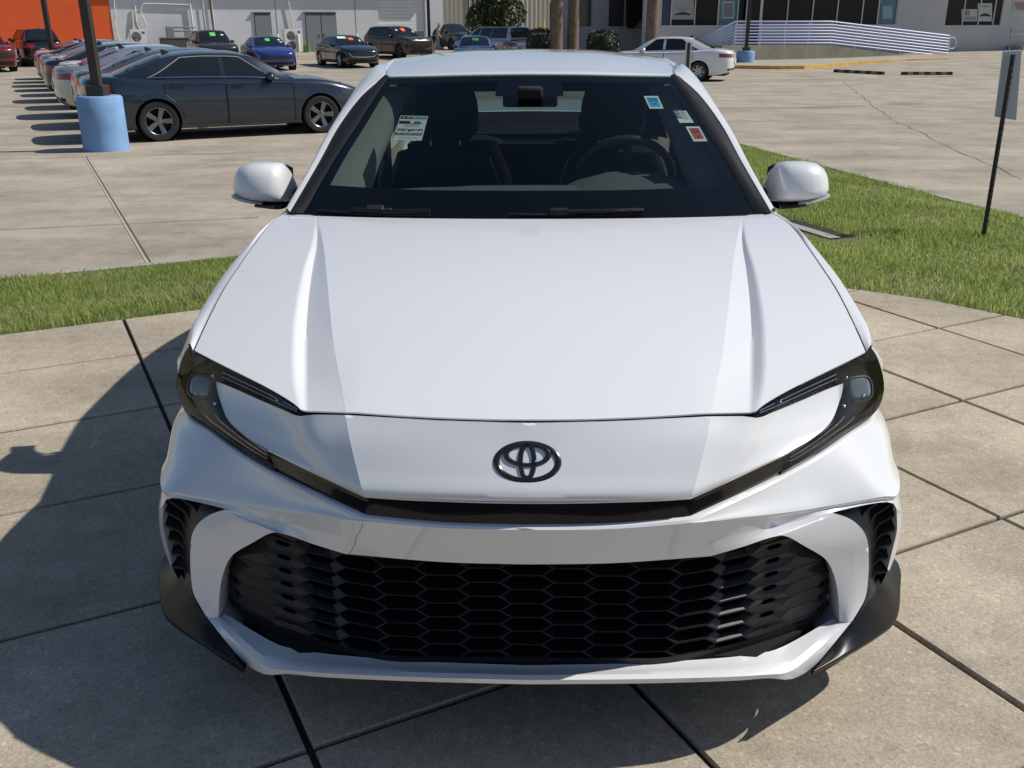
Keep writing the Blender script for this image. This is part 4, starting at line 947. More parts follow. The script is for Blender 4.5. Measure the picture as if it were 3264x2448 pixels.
def turf_z(P):
    di, do = pdist(P, inner_edge), pdist(P, outer_edge); t = di/(di+do+1e-6)
    return -.012-.19*t**1.25+.012*np.sin(P[:, 0]*3.1+P[:, 1]*1.7)*np.minimum(1, di*2)*np.minimum(1, do*2)
cut = np.array([(2.02, 7.3), (2.28, 6.75), (2.50, 6.0)])          # short concrete channel in the lawn
from mathutils.geometry import delaunay_2d_cdt
bp_ = []
for a, c in zip(grass_poly, grass_poly[1:]+grass_poly[:1]):
    n = max(2, int(math.dist(a, c)/.25)); bp_ += [(a[0]+(c[0]-a[0])*k/n, a[1]+(c[1]-a[1])*k/n) for k in range(n)]
gx_, gy_ = np.meshgrid(np.arange(-9, 7, .22), np.arange(0, 15, .22)); gpx = np.stack([gx_.ravel(), gy_.ravel()], 1)+RNG.uniform(-.05, .05, (gx_.size, 2)); gpx = gpx[inside(gpx, GP)]; gpx = gpx[pdist(gpx, np.vstack([GP, GP[:1]])) > .08]
vs = [Vector(p) for p in bp_]+[Vector(p) for p in gpx]; nb = len(bp_)
res = delaunay_2d_cdt(vs, [(k, (k+1) % nb) for k in range(nb)], [], 1, 1e-4)
V2 = np.array([p[:] for p in res[0]]); Z2 = turf_z(V2)
TURF = mat('turf', (.11, .125, .04), .95, noise=(9, .35))
tb_ = MB(); tb_.add(np.c_[V2, Z2], [tuple(f) for f in res[2]]); tag(tb_.build('lawn', TURF, angle=80, merge=0), kind='structure')
# blades
GM, gn, gb = nodes_mat('grass_blade')
at_ = gn.nodes.new('ShaderNodeAttribute'); at_.attribute_name = 'tone'; rp = gn.nodes.new('ShaderNodeValToRGB')
rp.color_ramp.elements[0].color = (.19, .25, .06, 1); rp.color_ramp.elements[1].color = (.46, .42, .20, 1)
for p_, c_ in ((.30, (.31, .39, .10)), (.62, (.45, .52, .16)), (.86, (.54, .55, .23))):
    e_ = rp.color_ramp.elements.new(p_); e_.color = (*c_, 1)
gn.links.new(at_.outputs['Fac'], rp.inputs[0]); gn.links.new(rp.outputs[0], gb.inputs['Base Color']); gb.inputs['Roughness'].default_value = .55; gb.inputs['Specular IOR Level'].default_value = .3
tl = gn.nodes.new('ShaderNodeBsdfTranslucent'); gn.links.new(rp.outputs[0], tl.inputs[0]); mxs = gn.nodes.new('ShaderNodeMixShader'); mxs.inputs[0].default_value = .55
gn.links.new(gb.outputs[0], mxs.inputs[1]); gn.links.new(tl.outputs[0], mxs.inputs[2]); gn.links.new(mxs.outputs[0], gn.nodes['Material Output'].inputs[0])
def blades(name, N, region, hmin, hmax, wid):
    P = np.stack([RNG.uniform(region[0], region[1], N), RNG.uniform(region[2], region[3], N)], 1); P = P[inside(P, GP)]; P = P[pdist(P, inner_edge) > -.01]
    rel = np.c_[P, np.zeros(len(P))]-CO; zz = rel@VF; P = P[(zz > .3) & (np.abs(rel@VR/zz*CF) < PW*.95)]
    P = P[pdist(P, cut) > .17]
    n = len(P); z = turf_z(P); a = RNG.uniform(0, 2*math.pi, n); h = RNG.uniform(hmin, hmax, n)*(1+.35*np.sin(P[:, 0]*5+2*np.sin(P[:, 1]*4))); lean = RNG.uniform(.1, .9, n)*h
    di = np.minimum(pdist(P, inner_edge), pdist(P, cut)-.15); ta = RNG.uniform(0, 2*math.pi, n)
    d = np.stack([np.cos(a), np.sin(a)], 1); t = np.stack([np.cos(ta), np.sin(ta)], 1)
    w = wid*RNG.uniform(.7, 1.3, n)[:, None]
    v = np.empty((n, 5, 3)); b0 = np.c_[P, z-.004]
    v[:, 0] = b0; v[:, 0, :2] -= d*w/2; v[:, 1] = b0; v[:, 1, :2] += d*w/2
    m_ = np.c_[P+t*(lean*.35)[:, None], z+h*.6]; v[:, 2] = m_; v[:, 2, :2] += d*w*.4; v[:, 3] = m_; v[:, 3, :2] -= d*w*.4
    v[:, 4] = np.c_[P+t*lean[:, None], z+h]
    me = bpy.data.meshes.new(name); nv = n*5
    me.vertices.add(nv); me.vertices.foreach_set('co', v.reshape(-1).astype(np.float32))
    base_ = np.arange(n)[:, None]*5; quad = base_+np.array([0, 1, 2, 3]); tri = base_+np.array([3, 2, 4])
    loops = np.concatenate([quad, tri], 1).reshape(-1); me.loops.add(len(loops)); me.loops.foreach_set('vertex_index', loops.astype(np.int32))
    st = np.cumsum(np.r_[0, np.tile([4, 3], n)])[:-1]; me.polygons.add(2*n); me.polygons.foreach_set('loop_start', st.astype(np.int32))
    me.update(calc_edges=True); me.validate()
    patch = .5+.22*np.sin(P[:, 0]*1.9+1.3*np.sin(P[:, 1]*2.3))*np.cos(P[:, 1]*1.6)
    dry = (RNG.random(n) < .10)*RNG.uniform(.2, .5, n)
    bare = np.clip(np.sin(P[:, 0]*2.7+1.1)*np.sin(P[:, 1]*3.3+.4)+.25*RNG.normal(size=n)-.62, 0, 1)*1.2
    tone = np.clip(patch*.60+RNG.normal(.10, .17, n)+dry+bare, 0, 1)
    at2 = me.attributes.new('tone', 'FLOAT', 'POINT'); at2.data.foreach_set('value', np.repeat(tone, 5).astype(np.float32))
    me.materials.append(GM); o = bpy.data.objects.new(name, me); col.objects.link(o)
    return tag(o, 'short green grass on the verge round the paved pad', 'grass', kind='stuff')
blades('grass', 150000, (-7.5, -.3, .8, 6.6), .022, .052, .0058)
blades('grass', 230000, (.8, 6.6, 2.2, 14.8), .022, .056, .0062)
# kerb between lawn and car park
kb = MB(); o1 = np.c_[outer_edge, turf_z(outer_edge)+.0]; d_ = np.gradient(outer_edge, axis=0); nn_ = np.stack([d_[:, 1], -d_[:, 0]], 1); nn_ /= np.linalg.norm(nn_, axis=1)[:, None]
cen = np.array([.5, 5.5]); sgn = np.sign(((outer_edge-cen)*nn_).sum(1))[:, None]; nn_ *= sgn
oi = np.c_[outer_edge-nn_*.02, np.full(len(o1), -.185)]; oo = np.c_[outer_edge+nn_*.10, np.full(len(o1), -.19)]; ob = np.c_[outer_edge+nn_*.115, np.full(len(o1), -.32)]
kb.grid(np.stack([oi-[0, 0, .1], oi, oo, ob])); tag(kb.build('kerb', KERB, angle=30, merge=0), kind='structure')
# channel: pale concrete strip with dark sides: soil and the painted shadow of the drop
cz = turf_z(cut); cb = MB(); t_ = np.array([(.27, -.96), (.3, -.95), (.31, -.95)]); nr_ = np.stack([-t_[:, 1], t_[:, 0]], 1)
ca = np.c_[cut+nr_*.045, cz+.012]; cb2 = np.c_[cut-nr_*.06, cz+.012]
cb.grid(np.stack([ca-[0, 0, .1], ca, cb2, cb2-[0, 0, .12]])); tag(cb.build('channel_edge', KERB, smooth=False, merge=0), kind='structure')
sb = MB(); sb.grid(np.stack([np.c_[cut-nr_*.06, cz-.03], np.c_[cut-nr_*.2, cz+.006]])); sb.grid(np.stack([np.c_[cut+nr_*.045, cz+.004], np.c_[cut+nr_*.17, cz+.008]])); tag(sb.build('soil_and_shadow', SOIL_SHADOW, smooth=False, merge=0), kind='structure')
# ================================================================== the other cars
GLASSD = mat('tinted_glass', (.012, .016, .020), .04, 0, 0, .02, .6)
def paint(name, rgb, metal=.0, rough=.3): return mat(name, rgb, rough, metal, 1.0, .03)
REDL = mat('red_lens', (.25, .006, .008), .12, 0, 1); CLEARL = mat('clear_lamp', (.35, .36, .38), .1, .3, 1.0); DARKL = mat('dark_lamp', (.05, .05, .055), .1, .3, 1.0); AMBER = mat('amber_lens', (.35, .08, .01), .15, 0, 1)
PLATE = mat('plate_white', (.7, .7, .68), .5); GREENC = mat('card_green', (.10, .62, .12), .6); ORANGEC = mat('card_orange', (.80, .15, .05), .6); PALEC = mat('card_pale', (.62, .80, .68), .6)
SPEC = dict(
 sedan=dict(L=4.95, W=1.86, H=1.45, wb=2.83, fo=.97, zf=.74, yc=1.42, zc=.99, yh=2.20, yp=2.75, yr=3.55, yb=4.42, zd=1.08, zt=1.06, r=.335, ny=.30),
 coupe_sedan=dict(L=4.93, W=1.88, H=1.45, wb=2.95, fo=.87, zf=.76, yc=1.50, zc=1.0, yh=2.28, yp=2.75, yr=3.50, yb=4.45, zd=1.09, zt=1.07, r=.345, ny=.30),
 oldsedan=dict(L=4.93, W=1.845, H=1.476, wb=2.80, fo=.98, zf=.74, yc=1.42, zc=1.0, yh=2.12, yp=2.70, yr=3.45, yb=4.25, zd=1.08, zt=1.03, r=.33, ny=.28),
 suv=dict(L=4.65, W=1.88, H=1.68, wb=2.70, fo=.92, zf=.95, yc=1.30, zc=1.12, yh=2.00, yp=2.45, yr=4.05, yb=4.52, zd=1.12, zt=1.08, r=.36, ny=.22),
 bigsuv=dict(L=4.8, W=1.95, H=1.68, wb=2.87, fo=.87, zf=.98, yc=1.35, zc=1.12, yh=2.10, yp=2.50, yr=4.2, yb=4.68, zd=1.14, zt=1.10, r=.38, ny=.22),
 van=dict(L=5.17, W=1.99, H=1.77, wb=3.06, fo=1.0, zf=.90, yc=1.15, zc=1.12, yh=2.05, yp=2.7, yr=4.75, yb=5.05, zd=1.14, zt=1.10, r=.36, ny=.25),
)
_cache = {}
def car_parts(kind):
    """meshes of one kind of car, centred on its footprint, nose towards -Y"""
    if kind in _cache: return _cache[kind]
    q = SPEC[kind]; L, W, H = q['L'], q['W'], q['H']; hw = W/2; parts = []
    f = [(0, 0), (.30, .006), (.55, .03), (.72, .085), (.83, .17), (.91, .30), (.96, .46), (.985, .65)]
    rA = [(.985, -.60), (.95, -.38), (.88, -.20), (.78, -.10), (.6, -.035), (.3, -.006), (0, 0)]
    pl = [(x*hw, y*q['ny']/.30) for x, y in f]; ym = np.linspace(pl[-1][1], L-.62, 44)[1:-1]
    pl += [(hw*np.interp(y, [.6, 1.2, L-1.2, L-.6], [.985, 1, 1, .985]), y) for y in ym]+[(x*hw, L+y) for x, y in rA]
    pl = np.array(pl); n = len(pl)
    ztop = sp1([-.1, .02, .35, q['yc']*.6, q['yc'], q['yh']+.3, q['yr'], q['yb'], L-.05, L+.1], [q['zf']-.02, q['zf'], q['zf']+.07, q['zf']+(q['zc']-q['zf'])*.72, q['zc']-.04, q['zc']-.03, q['zc'], q['zd']-.03, q['zt']-.03, q['zt']-.05])
    zlow = lambda y: np.interp(y, [0, .5, L-.6, L], [.20, .19, .20, .30])
    lev = [0, .06, .22, .42, .60, .76, .88, .95, 1.0]; ins = [.10, .045, .018, .006, .0, .012, .022, .045, .085]
    nrm = np.gradient(pl, axis=0); nrm = np.stack([nrm[:, 1], -nrm[:, 0]], 1); nrm /= np.linalg.norm(nrm, axis=1)[:, None]; nrm[0] = (0, -1); nrm[-1] = (0, 1)
    wy = [q['fo'], q['fo']+q['wb']]; ra = q['r']+.045
    G_ = np.zeros((len(lev), n, 3))
    for j, (l, d) in enumerate(zip(lev, ins)):
        p = pl-nrm*d; p[:, 0] = np.maximum(p[:, 0], 0); p[0, 0] = p[-1, 0] = 0
        zt_ = np.array([ztop(y) for y in pl[:, 1]]); zl = zlow(pl[:, 1]); G_[j] = np.c_[p, zl+(zt_-zl)*l]
    def surf(yv, l, off=0.0, xi=None):
        """point of the flank at station y, level l, pushed out by off"""
        A_ = np.stack([np.interp(l, lev, G_[:, i, k]) for i in range(n) for k in range(3)]).reshape(n, 3)
        return np.array([np.interp(yv, pl[:, 1], A_[:, 0])+off, yv, np.interp(yv, pl[:, 1], A_[:, 2])])
    def loopat(i, l, off):
        i0 = int(i); fr = i-i0; i1 = min(i0+1, n-1); c = np.array([np.interp(l, lev, G_[:, i0, k])*(1-fr)+np.interp(l, lev, G_[:, i1, k])*fr for k in range(3)])
        nn = nrm[i0]*(1-fr)+nrm[i1]*fr; return c+np.array([nn[0]*off, nn[1]*off, 0])
    side = G_.copy()
    # wheel arches: snap the rim of the opening
    bad = np.zeros(side.shape[:2], bool)
    for yc_ in wy:
        dy, dz_2 = side[:, :, 1]-yc_, side[:, :, 2]-q['r']; d = np.hypot(dy, dz_2); s_ = side[:, :, 0] > hw*.7
        bad |= (d < ra*.90) & s_
        near = (d >= ra*.90) & (d < ra*1.13) & s_
        k = np.where(near, ra/np.maximum(d, 1e-6), 1)
        side[:, :, 1] = np.where(near, yc_+dy*k, side[:, :, 1]); side[:, :, 2] = np.where(near, q['r']+dz_2*k, side[:, :, 2])
    mb = MB(); mb.v = [tuple(p) for p in side.reshape(-1, 3)]
    for a in range(len(lev)-1):
        for b_ in range(n-1):
            ids = [(a, b_), (a, b_+1), (a+1, b_+1), (a+1, b_)]
            if any(bad[i] for i in ids): continue
            mb.f.append(tuple(i*n+j for i, j in ids))
    top = G_[-1]; rows_ = []
    for t in np.linspace(1, 0, 7):
        r_ = top.copy(); r_[:, 0] *= t; r_[:, 2] += .045*(1-t*t)*np.interp(r_[:, 1], [0, .3, L-.3, L], [.4, 1, 1, .3]); rows_.append(r_)
    for yc_ in wy:                                          # rolled lip round each wheel opening
        A_r = []
        for ang in np.linspace(math.radians(-22), math.radians(202), 34):
            row = []
            for rr_, off in ((ra*.985, -.05), (ra*.985, .000), (ra*1.0, .006), (ra*1.10, .005), (ra*1.24, .0015)):
                y, z = yc_+rr_*math.cos(ang), q['r']+rr_*math.sin(ang); zl_, zt_2 = float(zlow(y)), float(ztop(y)); z = max(z, zl_+.01); p = surf(y, min(.97, max(.03, (z-zl_)/(zt_2-zl_))), off); row.append((p[0], p[1], z))
            A_r.append(row)
        mb.grid(np.array(A_r))
    mb.grid(np.stack(rows_)); mb.mirror(); parts.append(('body', mb.mesh('body', 38, out=None), 'paint', None))
    # dark underside and arches
    ub = MB(); ub.box((0, L/2, .30), (W*.80, L*.90, .22)); ub.box((0, L/2, .62), (W*.72, L*.80, .50))
    for yc_ in wy:
        for s in (1, -1): ub.lathe([(.02, s*hw*.72), (ra-.005, s*hw*.72), (ra-.005, s*(hw-.02))], c=(0, yc_, q['r']), axis=0, n=24)
    parts.append(('underbody', ub.mesh('underbody', smooth=False), DARK, None))
    # greenhouse
    zr = sp1([q['yc']-.05, q['yc']+.35*(q['yh']-q['yc']), q['yh'], q['yp'], (q['yp']+q['yr'])/2, q['yr'], q['yr']+.45*(q['yb']-q['yr']), q['yb']+.03],
             [q['zc']-.02, q['zc']+(H-.045-q['zc'])*.44, H-.045, H, H-.008, H-.055, H-.055-(H-.055-q['zd'])*.42, q['zd']-.02])
    def bub(y, t):
        """roof section: t=0 centre, .45 gutter, 1 belt"""
        z = zr(y); zb_ = ztop(y)+.0; wb_ = np.interp(y, [q['yc'], q['yc']+.6, q['yb']-.8, q['yb']], [.80, .885, .875, .76])*hw; k = max(0., min(1., (z-zb_)/(H-zb_+1e-6)))
        wr_ = wb_-(wb_-.61*hw)*k**.9
        if t <= .45: s = t/.45; return np.array([wr_*s, y, z-.045*s**2.2*min(1, k*3)])
        s = (t-.45)/.55; zz = z-.045*min(1, k*3); c = .022*math.sin(math.pi*s)*k
        return np.array([wr_+(wb_-wr_)*s+c, y, zz+(zb_-.03-zz)*s])
    ysx = np.linspace(q['yc']-.03, q['yb']+.02, 44); ts = [0, .15, .3, .40, .45, .50, .6, .72, .86, 1.0]
    mb = MB(); mb.grid(np.array([[bub(y, t) for t in ts] for y in ysx])); mb.mirror(); parts.append(('roof', mb.mesh('roof', 45), 'paint', None))
    def panel(y0f, y1f, t0, t1, off, nt=8, ny=14):
        b = []
        for t in np.linspace(t0, t1, nt):
            row = []
            for k in np.linspace(0, 1, ny):
                y = y0f(t)+(y1f(t)-y0f(t))*k; p = bub(y, t); e = 1e-3
                d1 = bub(y+e, t)-p; d2 = bub(y, min(1, t+e))-bub(y, max(0, t-e)); nn = np.cross(d2, d1); nn = nn/max(1e-9, np.linalg.norm(nn))
                if nn[2] < 0: nn = -nn
                row.append(p+nn*off)
            b.append(row)
        return np.array(b)
    wl = panel(lambda t: q['yc']+.04, lambda t: q['yh']-.03, 0, .415, .006)
    mb = MB(); mb.grid(wl); mb.mirror(); parts.append(('windshield', mb.mesh('windshield', 60), GLASSD, None))
    rl = panel(lambda t: q['yr']+.05, lambda t: q['yb']-.03, 0, .40, .006)
    mb = MB(); mb.grid(rl); mb.mirror(); parts.append(('rear_window', mb.mesh('rear_window', 60), GLASSD, None))
    # side windows with slanted pillars
    yA = lambda t: q['yc']+.22+(q['yh']-q['yc']-.10)*(1-(t-.5)/.42)
    longb = kind in ('suv', 'bigsuv', 'van'); yC_ = (q['yr'] if longb else q['yb']-.50)
    yC = lambda t: yC_-(.10 if longb else .62)*(1-(t-.5)/.42)
    yB = q['yh']+.42
    wins = [(yA, lambda t: yB-.04), (lambda t: yB+.05, (lambda t: min(yB+1.0, yC(t)))), (lambda t: min(yB+1.05, yC(t)-.02), yC)]
    tw0, tw1 = .505, .90
    for s in (1, -1):
        for w_, (a, b_) in enumerate(wins):
            g_ = panel(a, b_, tw0, tw1, .006, 7, 10); mb = MB(); mb.grid(g_)
            if s < 0: mb.flipx()
            parts.append(('side_window', mb.mesh('side_window', 60), GLASSD, None))
        tm = MB(); e0 = panel(yA, yC, tw0, tw1, .010, 9, 26)
        path = np.vstack([e0[-1], e0[::-1, -1], e0[0, ::-1], e0[:, 0]]); tm.tube(path, .010, 5, cap=False)
        if s < 0: tm.flipx()
        parts.append(('window_trim', tm.mesh('window_trim', 60), CHROME if kind in ('sedan', 'coupe_sedan') else PLASTIC, None))
        # doors: panels standing 2 mm proud with a gap between them
        for y0, y1, hyy in ((wy[0]+ra+.10, yB, yB-.20), (yB+.012, min(wy[1]-.10, yB+1.02), min(wy[1]-.10, yB+1.02)-.20)):
            g_ = []
            for l in np.linspace(.10, .93, 12):
                row = []
                for k in np.linspace(0, 1, 10):
                    y = y0+(y1-y0)*k; p = surf(y, l, .003)
                    lim = wy[1]-math.sqrt(max(0, (ra+.05)**2-max(0, p[2]-q['r'])**2)) if p[2] < q['r']+ra+.05 else 99
                    if y > lim: p = surf(lim, l, .003)
                    row.append(p)
                g_.append(row)
            dg_ = np.array(g_); sm = MB(); pth = np.vstack([dg_[0], dg_[1:, -1], dg_[-1, ::-1][1:], dg_[::-1, 0][1:]]); sm.tube(pth+np.array([.001, 0, 0]), .0075, 4, cap=False)
            mb = MB(); mb.grid(dg_)
            hb = MB(); c = surf(hyy, .90, .016); hb.box(c, (.03, .19, .03))
            if s < 0: mb.flipx(); hb.flipx(); sm.flipx()
            parts.append(('door', mb.mesh('door', 60), 'paint', None)); parts.append(('door_handle', hb.mesh('door_handle', smooth=False), 'paint', 'door')); parts.append(('door_seam', sm.mesh('door_seam', smooth=False), PLASTIC, 'door'))
        # lights wrap the corners
        hi0, hi1 = 3.2, 6.6
        g_ = np.array([[loopat(i, l-(.05 if i > 5 else 0)*(1-abs(l-.86)*5), .008) for i in np.linspace(hi0, hi1, 9)] for l in np.linspace(.77, .91, 4)])
        mb = MB(); mb.grid(g_); 
        if s < 0: mb.flipx()
        parts.append(('headlight', mb.mesh('headlight', 60), DARKL if kind != 'oldsedan' else CLEARL, None))
        j0, j1 = (n-6.4, n-2.4); 
        vl0, vl1 = (.70, .86) if not longb else (.66, .90)
        g_ = np.array([[loopat(i, l, .008) for i in np.linspace(j0, j1, 9)] for l in np.linspace(vl0, vl1, 4)])
        mb = MB(); mb.grid(g_)
        if s < 0: mb.flipx()
        parts.append(('tail_light', mb.mesh('tail_light', 60), REDL, None))
        mb = MB(); c = bub(q['yc']+.42, .92)+np.array([.12, 0, .05]); mb.lathe([(.001, -.10), (.06, -.085), (.075, -.02), (.07, .05), (.001, .09)], c=c, axis=0, n=10); mb.tube([c+[-.05, 0, -.03], c+[-.16, .02, -.06]], .022, 6)
        if s < 0: mb.flipx()
        parts.append(('door_mirror', mb.mesh('door_mirror', 60), 'mirror', None))
    gm = MB(); g_ = np.array([[loopat(i, l, .006)*np.array([1, 1, 1]) for i in np.linspace(0, 3.0, 7)] for l in np.linspace(.50, .80, 4)]); gm.grid(g_); gm.mirror(); parts.append(('grille', gm.mesh('grille', 60), SATIN, None))
    gm = MB(); g_ = np.array([[loopat(i, l, .006) for i in np.linspace(0, 3.6, 7)] for l in np.linspace(.10, .30, 4)]); gm.grid(g_); gm.mirror(); parts.append(('lower_intake', gm.mesh('lower_intake', 60), PLASTIC, None))
    pm = MB(); c = loopat(n-1, .52, .012); pm.box(c, (.31, .012, .16)); parts.append(('number_plate', pm.mesh('number_plate', smooth=False), PLATE, None))
    rm_ = MB(); g_ = np.array([[loopat(i, l, .006) for i in np.linspace(n-4.5, n-1, 7)] for l in np.linspace(.04, .20, 3)]); rm_.grid(g_); rm_.mirror(); parts.append(('rear_valance', rm_.mesh('rear_valance', 60), PLASTIC, None))
    am = MB(); p = bub(q['yr']-.12, 0); am.add([p+[-.02, -.10, -.01], p+[.02, -.10, -.01], p+[.02, .08, -.01], p+[-.02, .08, -.01], p+[0, .05, .055], p+[0, .085, .05]], [(0, 1, 4), (1, 2, 5, 4), (2, 3, 5), (3, 0, 4, 5)]); parts.append(('roof_antenna', am.mesh('roof_antenna', smooth=False), PLASTIC, None))
    for p_ in parts:
        me = p_[1]
        for v in me.vertices: v.co.y -= L/2
    _cache[kind] = (parts, q, bub, loopat, n); return _cache[kind]
def build_car(kind, name, label, cat, xy, head, body_mat, group=None, mirror_mat=None, z=None, cards=(), rim=DALLOY, nsp=6, swap=None):
    parts, q, bub, loopat, n = car_parts(kind); L = q['L']
    zz = lotz(*xy) if z is None else z
    root = thing(name, label, cat, (xy[0], xy[1], zz), math.atan2(head[0], -head[1]), group)
    last = None
    for pn, me, m, par in parts:
        o = bpy.data.objects.new(pn, me); col.objects.link(o); o.parent = last if par else root
        if len(me.materials) == 0: me.materials.append(None)
        o.material_slots[0].link = 'OBJECT'
        mm = body_mat if m == 'paint' else (mirror_mat or body_mat) if m == 'mirror' else m
        if swap and pn in swap: mm = swap[pn]
        o.material_slots[0].material = mm
        if pn == 'door': last = o
    for y in (q['fo'], q['fo']+q['wb']):
        for s in (1, -1): add_wheel(root, (s*(q['W']/2-.125), y-L/2, q['r']), s, q['r'], .22, nsp, .70, rim, twin=(kind == 'oldsedan'))
    for (t, k, w, h, m) in cards:                       # cards and stickers on the windshield
        y0 = q['yc']+.06+k*(q['yh']-q['yc']-.1); p = bub(y0, abs(t))*np.array([math.copysign(1, t), 1, 1]); p2 = bub(y0+h, abs(t))*np.array([math.copysign(1, t), 1, 1])
        d = p2-p; d /= np.linalg.norm(d); nn = np.cross([1., 0, 0], d); nn = nn if nn[2] > 0 else -nn
        b = MB(); b.add([p+[-w/2, -L/2, 0]+nn*.016, p+[w/2, -L/2, 0]+nn*.016, p+[w/2, -L/2, 0]+d*h+nn*.016, p+[-w/2, -L/2, 0]+d*h+nn*.016], [(0, 1, 2, 3)]); b.build('price_card', m, root, smooth=False)
    return root
P_SLATE = paint('paint_slate', (.017, .027, .046), .35, .28); P_BLUE = paint('paint_blue', (.018, .045, .24), .3, .25); P_BLACK = paint('paint_black', (.006, .007, .010), .1, .2)
P_BROWN = paint('paint_brown', (.055, .042, .036), .5, .3); P_RED = paint('paint_red', (.16, .006, .010), .3, .25); P_SILVER = paint('paint_silver', (.42, .43, .45), .7, .3); P_WHITE = paint('paint_white', (.74, .75, .77), 0, .3)
P_GREY = paint('paint_grey', (.12, .125, .13), .5, .3); P_UMBER = paint('paint_umber', (.035, .028, .024), .4, .3); P_LBLUE = paint('paint_light_blue', (.13, .20, .36), .4, .3)
hx, hy = .881, .473; acc = np.array([-5.57, 16.23])
ord_ = ['nearest', 'second', 'third', 'fourth', 'fifth', 'sixth', 'seventh', 'eighth', 'ninth', 'tenth']
build_car('sedan', 'slate_sedan', 'dark slate blue sedan seen side on behind the blue lamp post base', 'car', acc, (hx, hy), P_SLATE, 'sedans parked in the row', nsp=5, rim=mat('accent_alloy', (.22, .22, .235), .25, .9))
for k, (m, c) in enumerate(((P_GREY, 'grey'), (P_SILVER, 'silver'), (P_WHITE, 'white'), (P_SLATE, 'dark slate'), (P_WHITE, 'white'), (P_SILVER, 'silver'), (P_BLACK, 'black'), (P_WHITE, 'white'), (P_GREY, 'grey')), 1):
    off = np.array([-hy, hx])*2.62*k+np.array([hx, hy])*random.uniform(-.18, .12)
    build_car('sedan', c.replace(' ', '_')+'_sedan', f'{c} sedan, {ord_[k]} car back in the row behind the blue lamp post base', 'car', acc+off, (hx, hy), m, 'sedans parked in the row')
cc = lambda up, vp: on_lot(up, vp)[:2]
nrm_w = np.array([.473, -.881])
def front_at(up, vp, kind, head, side):
    """centre of a car whose near front tyre meets the ground at a photo pixel"""
    q = SPEC[kind]; h_ = np.array(head)/np.linalg.norm(head); r_ = np.array([h_[1], -h_[0]]); p = cc(up, vp); return p-h_*(q['L']/2-q['fo'])-r_*side*(q['W']/2-.1)
hd = (.42, -.907)
build_car('coupe_sedan', 'blue_sedan', 'bright blue sedan with a green card on its windshield', 'car', front_at(634, 151, 'coupe_sedan', hd, -1), hd, P_BLUE, cards=((-.02, .42, .20, .26, GREENC), (.34, .55, .10, .12, PALEC), (.36, .3, .10, .1, PALEC)), rim=ALLOY, nsp=5)
hd2 = (.50, -.866)
ct5 = build_car('coupe_sedan', 'black_sedan', 'black sedan with a pale card and an orange card on its windshield', 'car', front_at(737, 147, 'coupe_sedan', hd2, 1), hd2, P_BLACK, cards=((-.22, .6, .46, .22, PALEC), (.06, .36, .24, .25, ORANGEC), (.33, .25, .08, .16, PALEC)), rim=ALLOY, nsp=5)
ls, q5, b5, lp5, n5 = car_parts('coupe_sedan'); tm = MB(); path = np.array([lp5(i, l, .014) for i, l in ((3.0, .80), (2.7, .66), (2.2, .53), (1.1, .50), (0, .49))]); path = np.vstack([path, (path*np.array([-1, 1, 1]))[::-1][1:]]); path[:, 1] -= q5['L']/2; tm.tube(path, .022, 6); tm.build('grille_trim', CHROME, ct5, angle=60)
hd3 = (.66, -.75)
build_car('bigsuv', 'brown_suv', 'brown suv with an orange card, between the black sedan and the roll up door', 'suv', (-7.5, 54.6), hd3, P_BROWN, cards=((-.02, .40, .25, .30, ORANGEC), (-.3, .5, .13, .13, PLATE), (.36, .3, .08, .16, PALEC)), rim=DALLOY, nsp=5)
build_car('suv', 'dark_crossover', 'dark brown crossover with a green card, behind the slate sedan roof', 'suv', (-15.4, 46.4), (.45, -.89), P_UMBER, cards=((0, .42, .25, .28, GREENC), (.30, .5, .12, .1, PALEC)), nsp=5)
build_car('suv', 'red_crossover', 'red crossover cut off by the left edge, before the orange wall', 'suv', (-24.6, 42.9), (.62, -.785), P_RED, cards=((.3, .5, .12, .12, PLATE),), nsp=5)
build_car('bigsuv', 'black_suv', 'black suv rising behind the far end of the row before the orange wall', 'suv', (-24.6, 47.5), (-.6, .8), P_BLACK, nsp=5)
build_car('van', 'silver_minivan', 'silver minivan seen from behind near the small tree', 'minivan', (-1.95, 50.2), (-.62, .785), P_SILVER, rim=ALLOY, nsp=5)
build_car('sedan', 'light_blue_sedan', 'light blue sedan with green writing on its windshield, roof just above the white car', 'car', (-2.55, 44.0), (.05, -1.0), P_LBLUE, cards=((.02, .45, .26, .2, GREENC),), rim=ALLOY, nsp=5)
build_car('suv', 'black_crossover', 'black crossover by the metal sided building left of the tree', 'suv', (-5.4, 66.5), (.6, -.8), P_BLACK, nsp=5)
build_car('bigsuv', 'black_wagon', 'tall black wagon parked at the corner of the pale building', 'suv', (-8.8, 72.5), (.2, -.98), P_BLACK, nsp=5)
build_car('suv', 'white_crossover', 'white crossover half hidden behind the silver minivan', 'suv', (2.0, 58.5), (-.55, .83), P_WHITE, nsp=5)
hw_ = np.array([-.955, .297]); ra_ = cc(1507, 176); left = np.array([-hw_[1], hw_[0]])     # rear left tyre at the pixel
q = SPEC['oldsedan']; cpos = ra_+hw_*(q['fo']+q['wb']-q['L']/2)*1.0-left*(-1)*0
cpos = ra_+hw_*(q['fo']+q['wb']-q['L']/2)-left*(q['W']/2-.1)
build_car('oldsedan', 'white_old_sedan', 'white older sedan seen from the rear by the ramp', 'car', cpos, tuple(hw_), P_WHITE, rim=ALLOY, nsp=7)
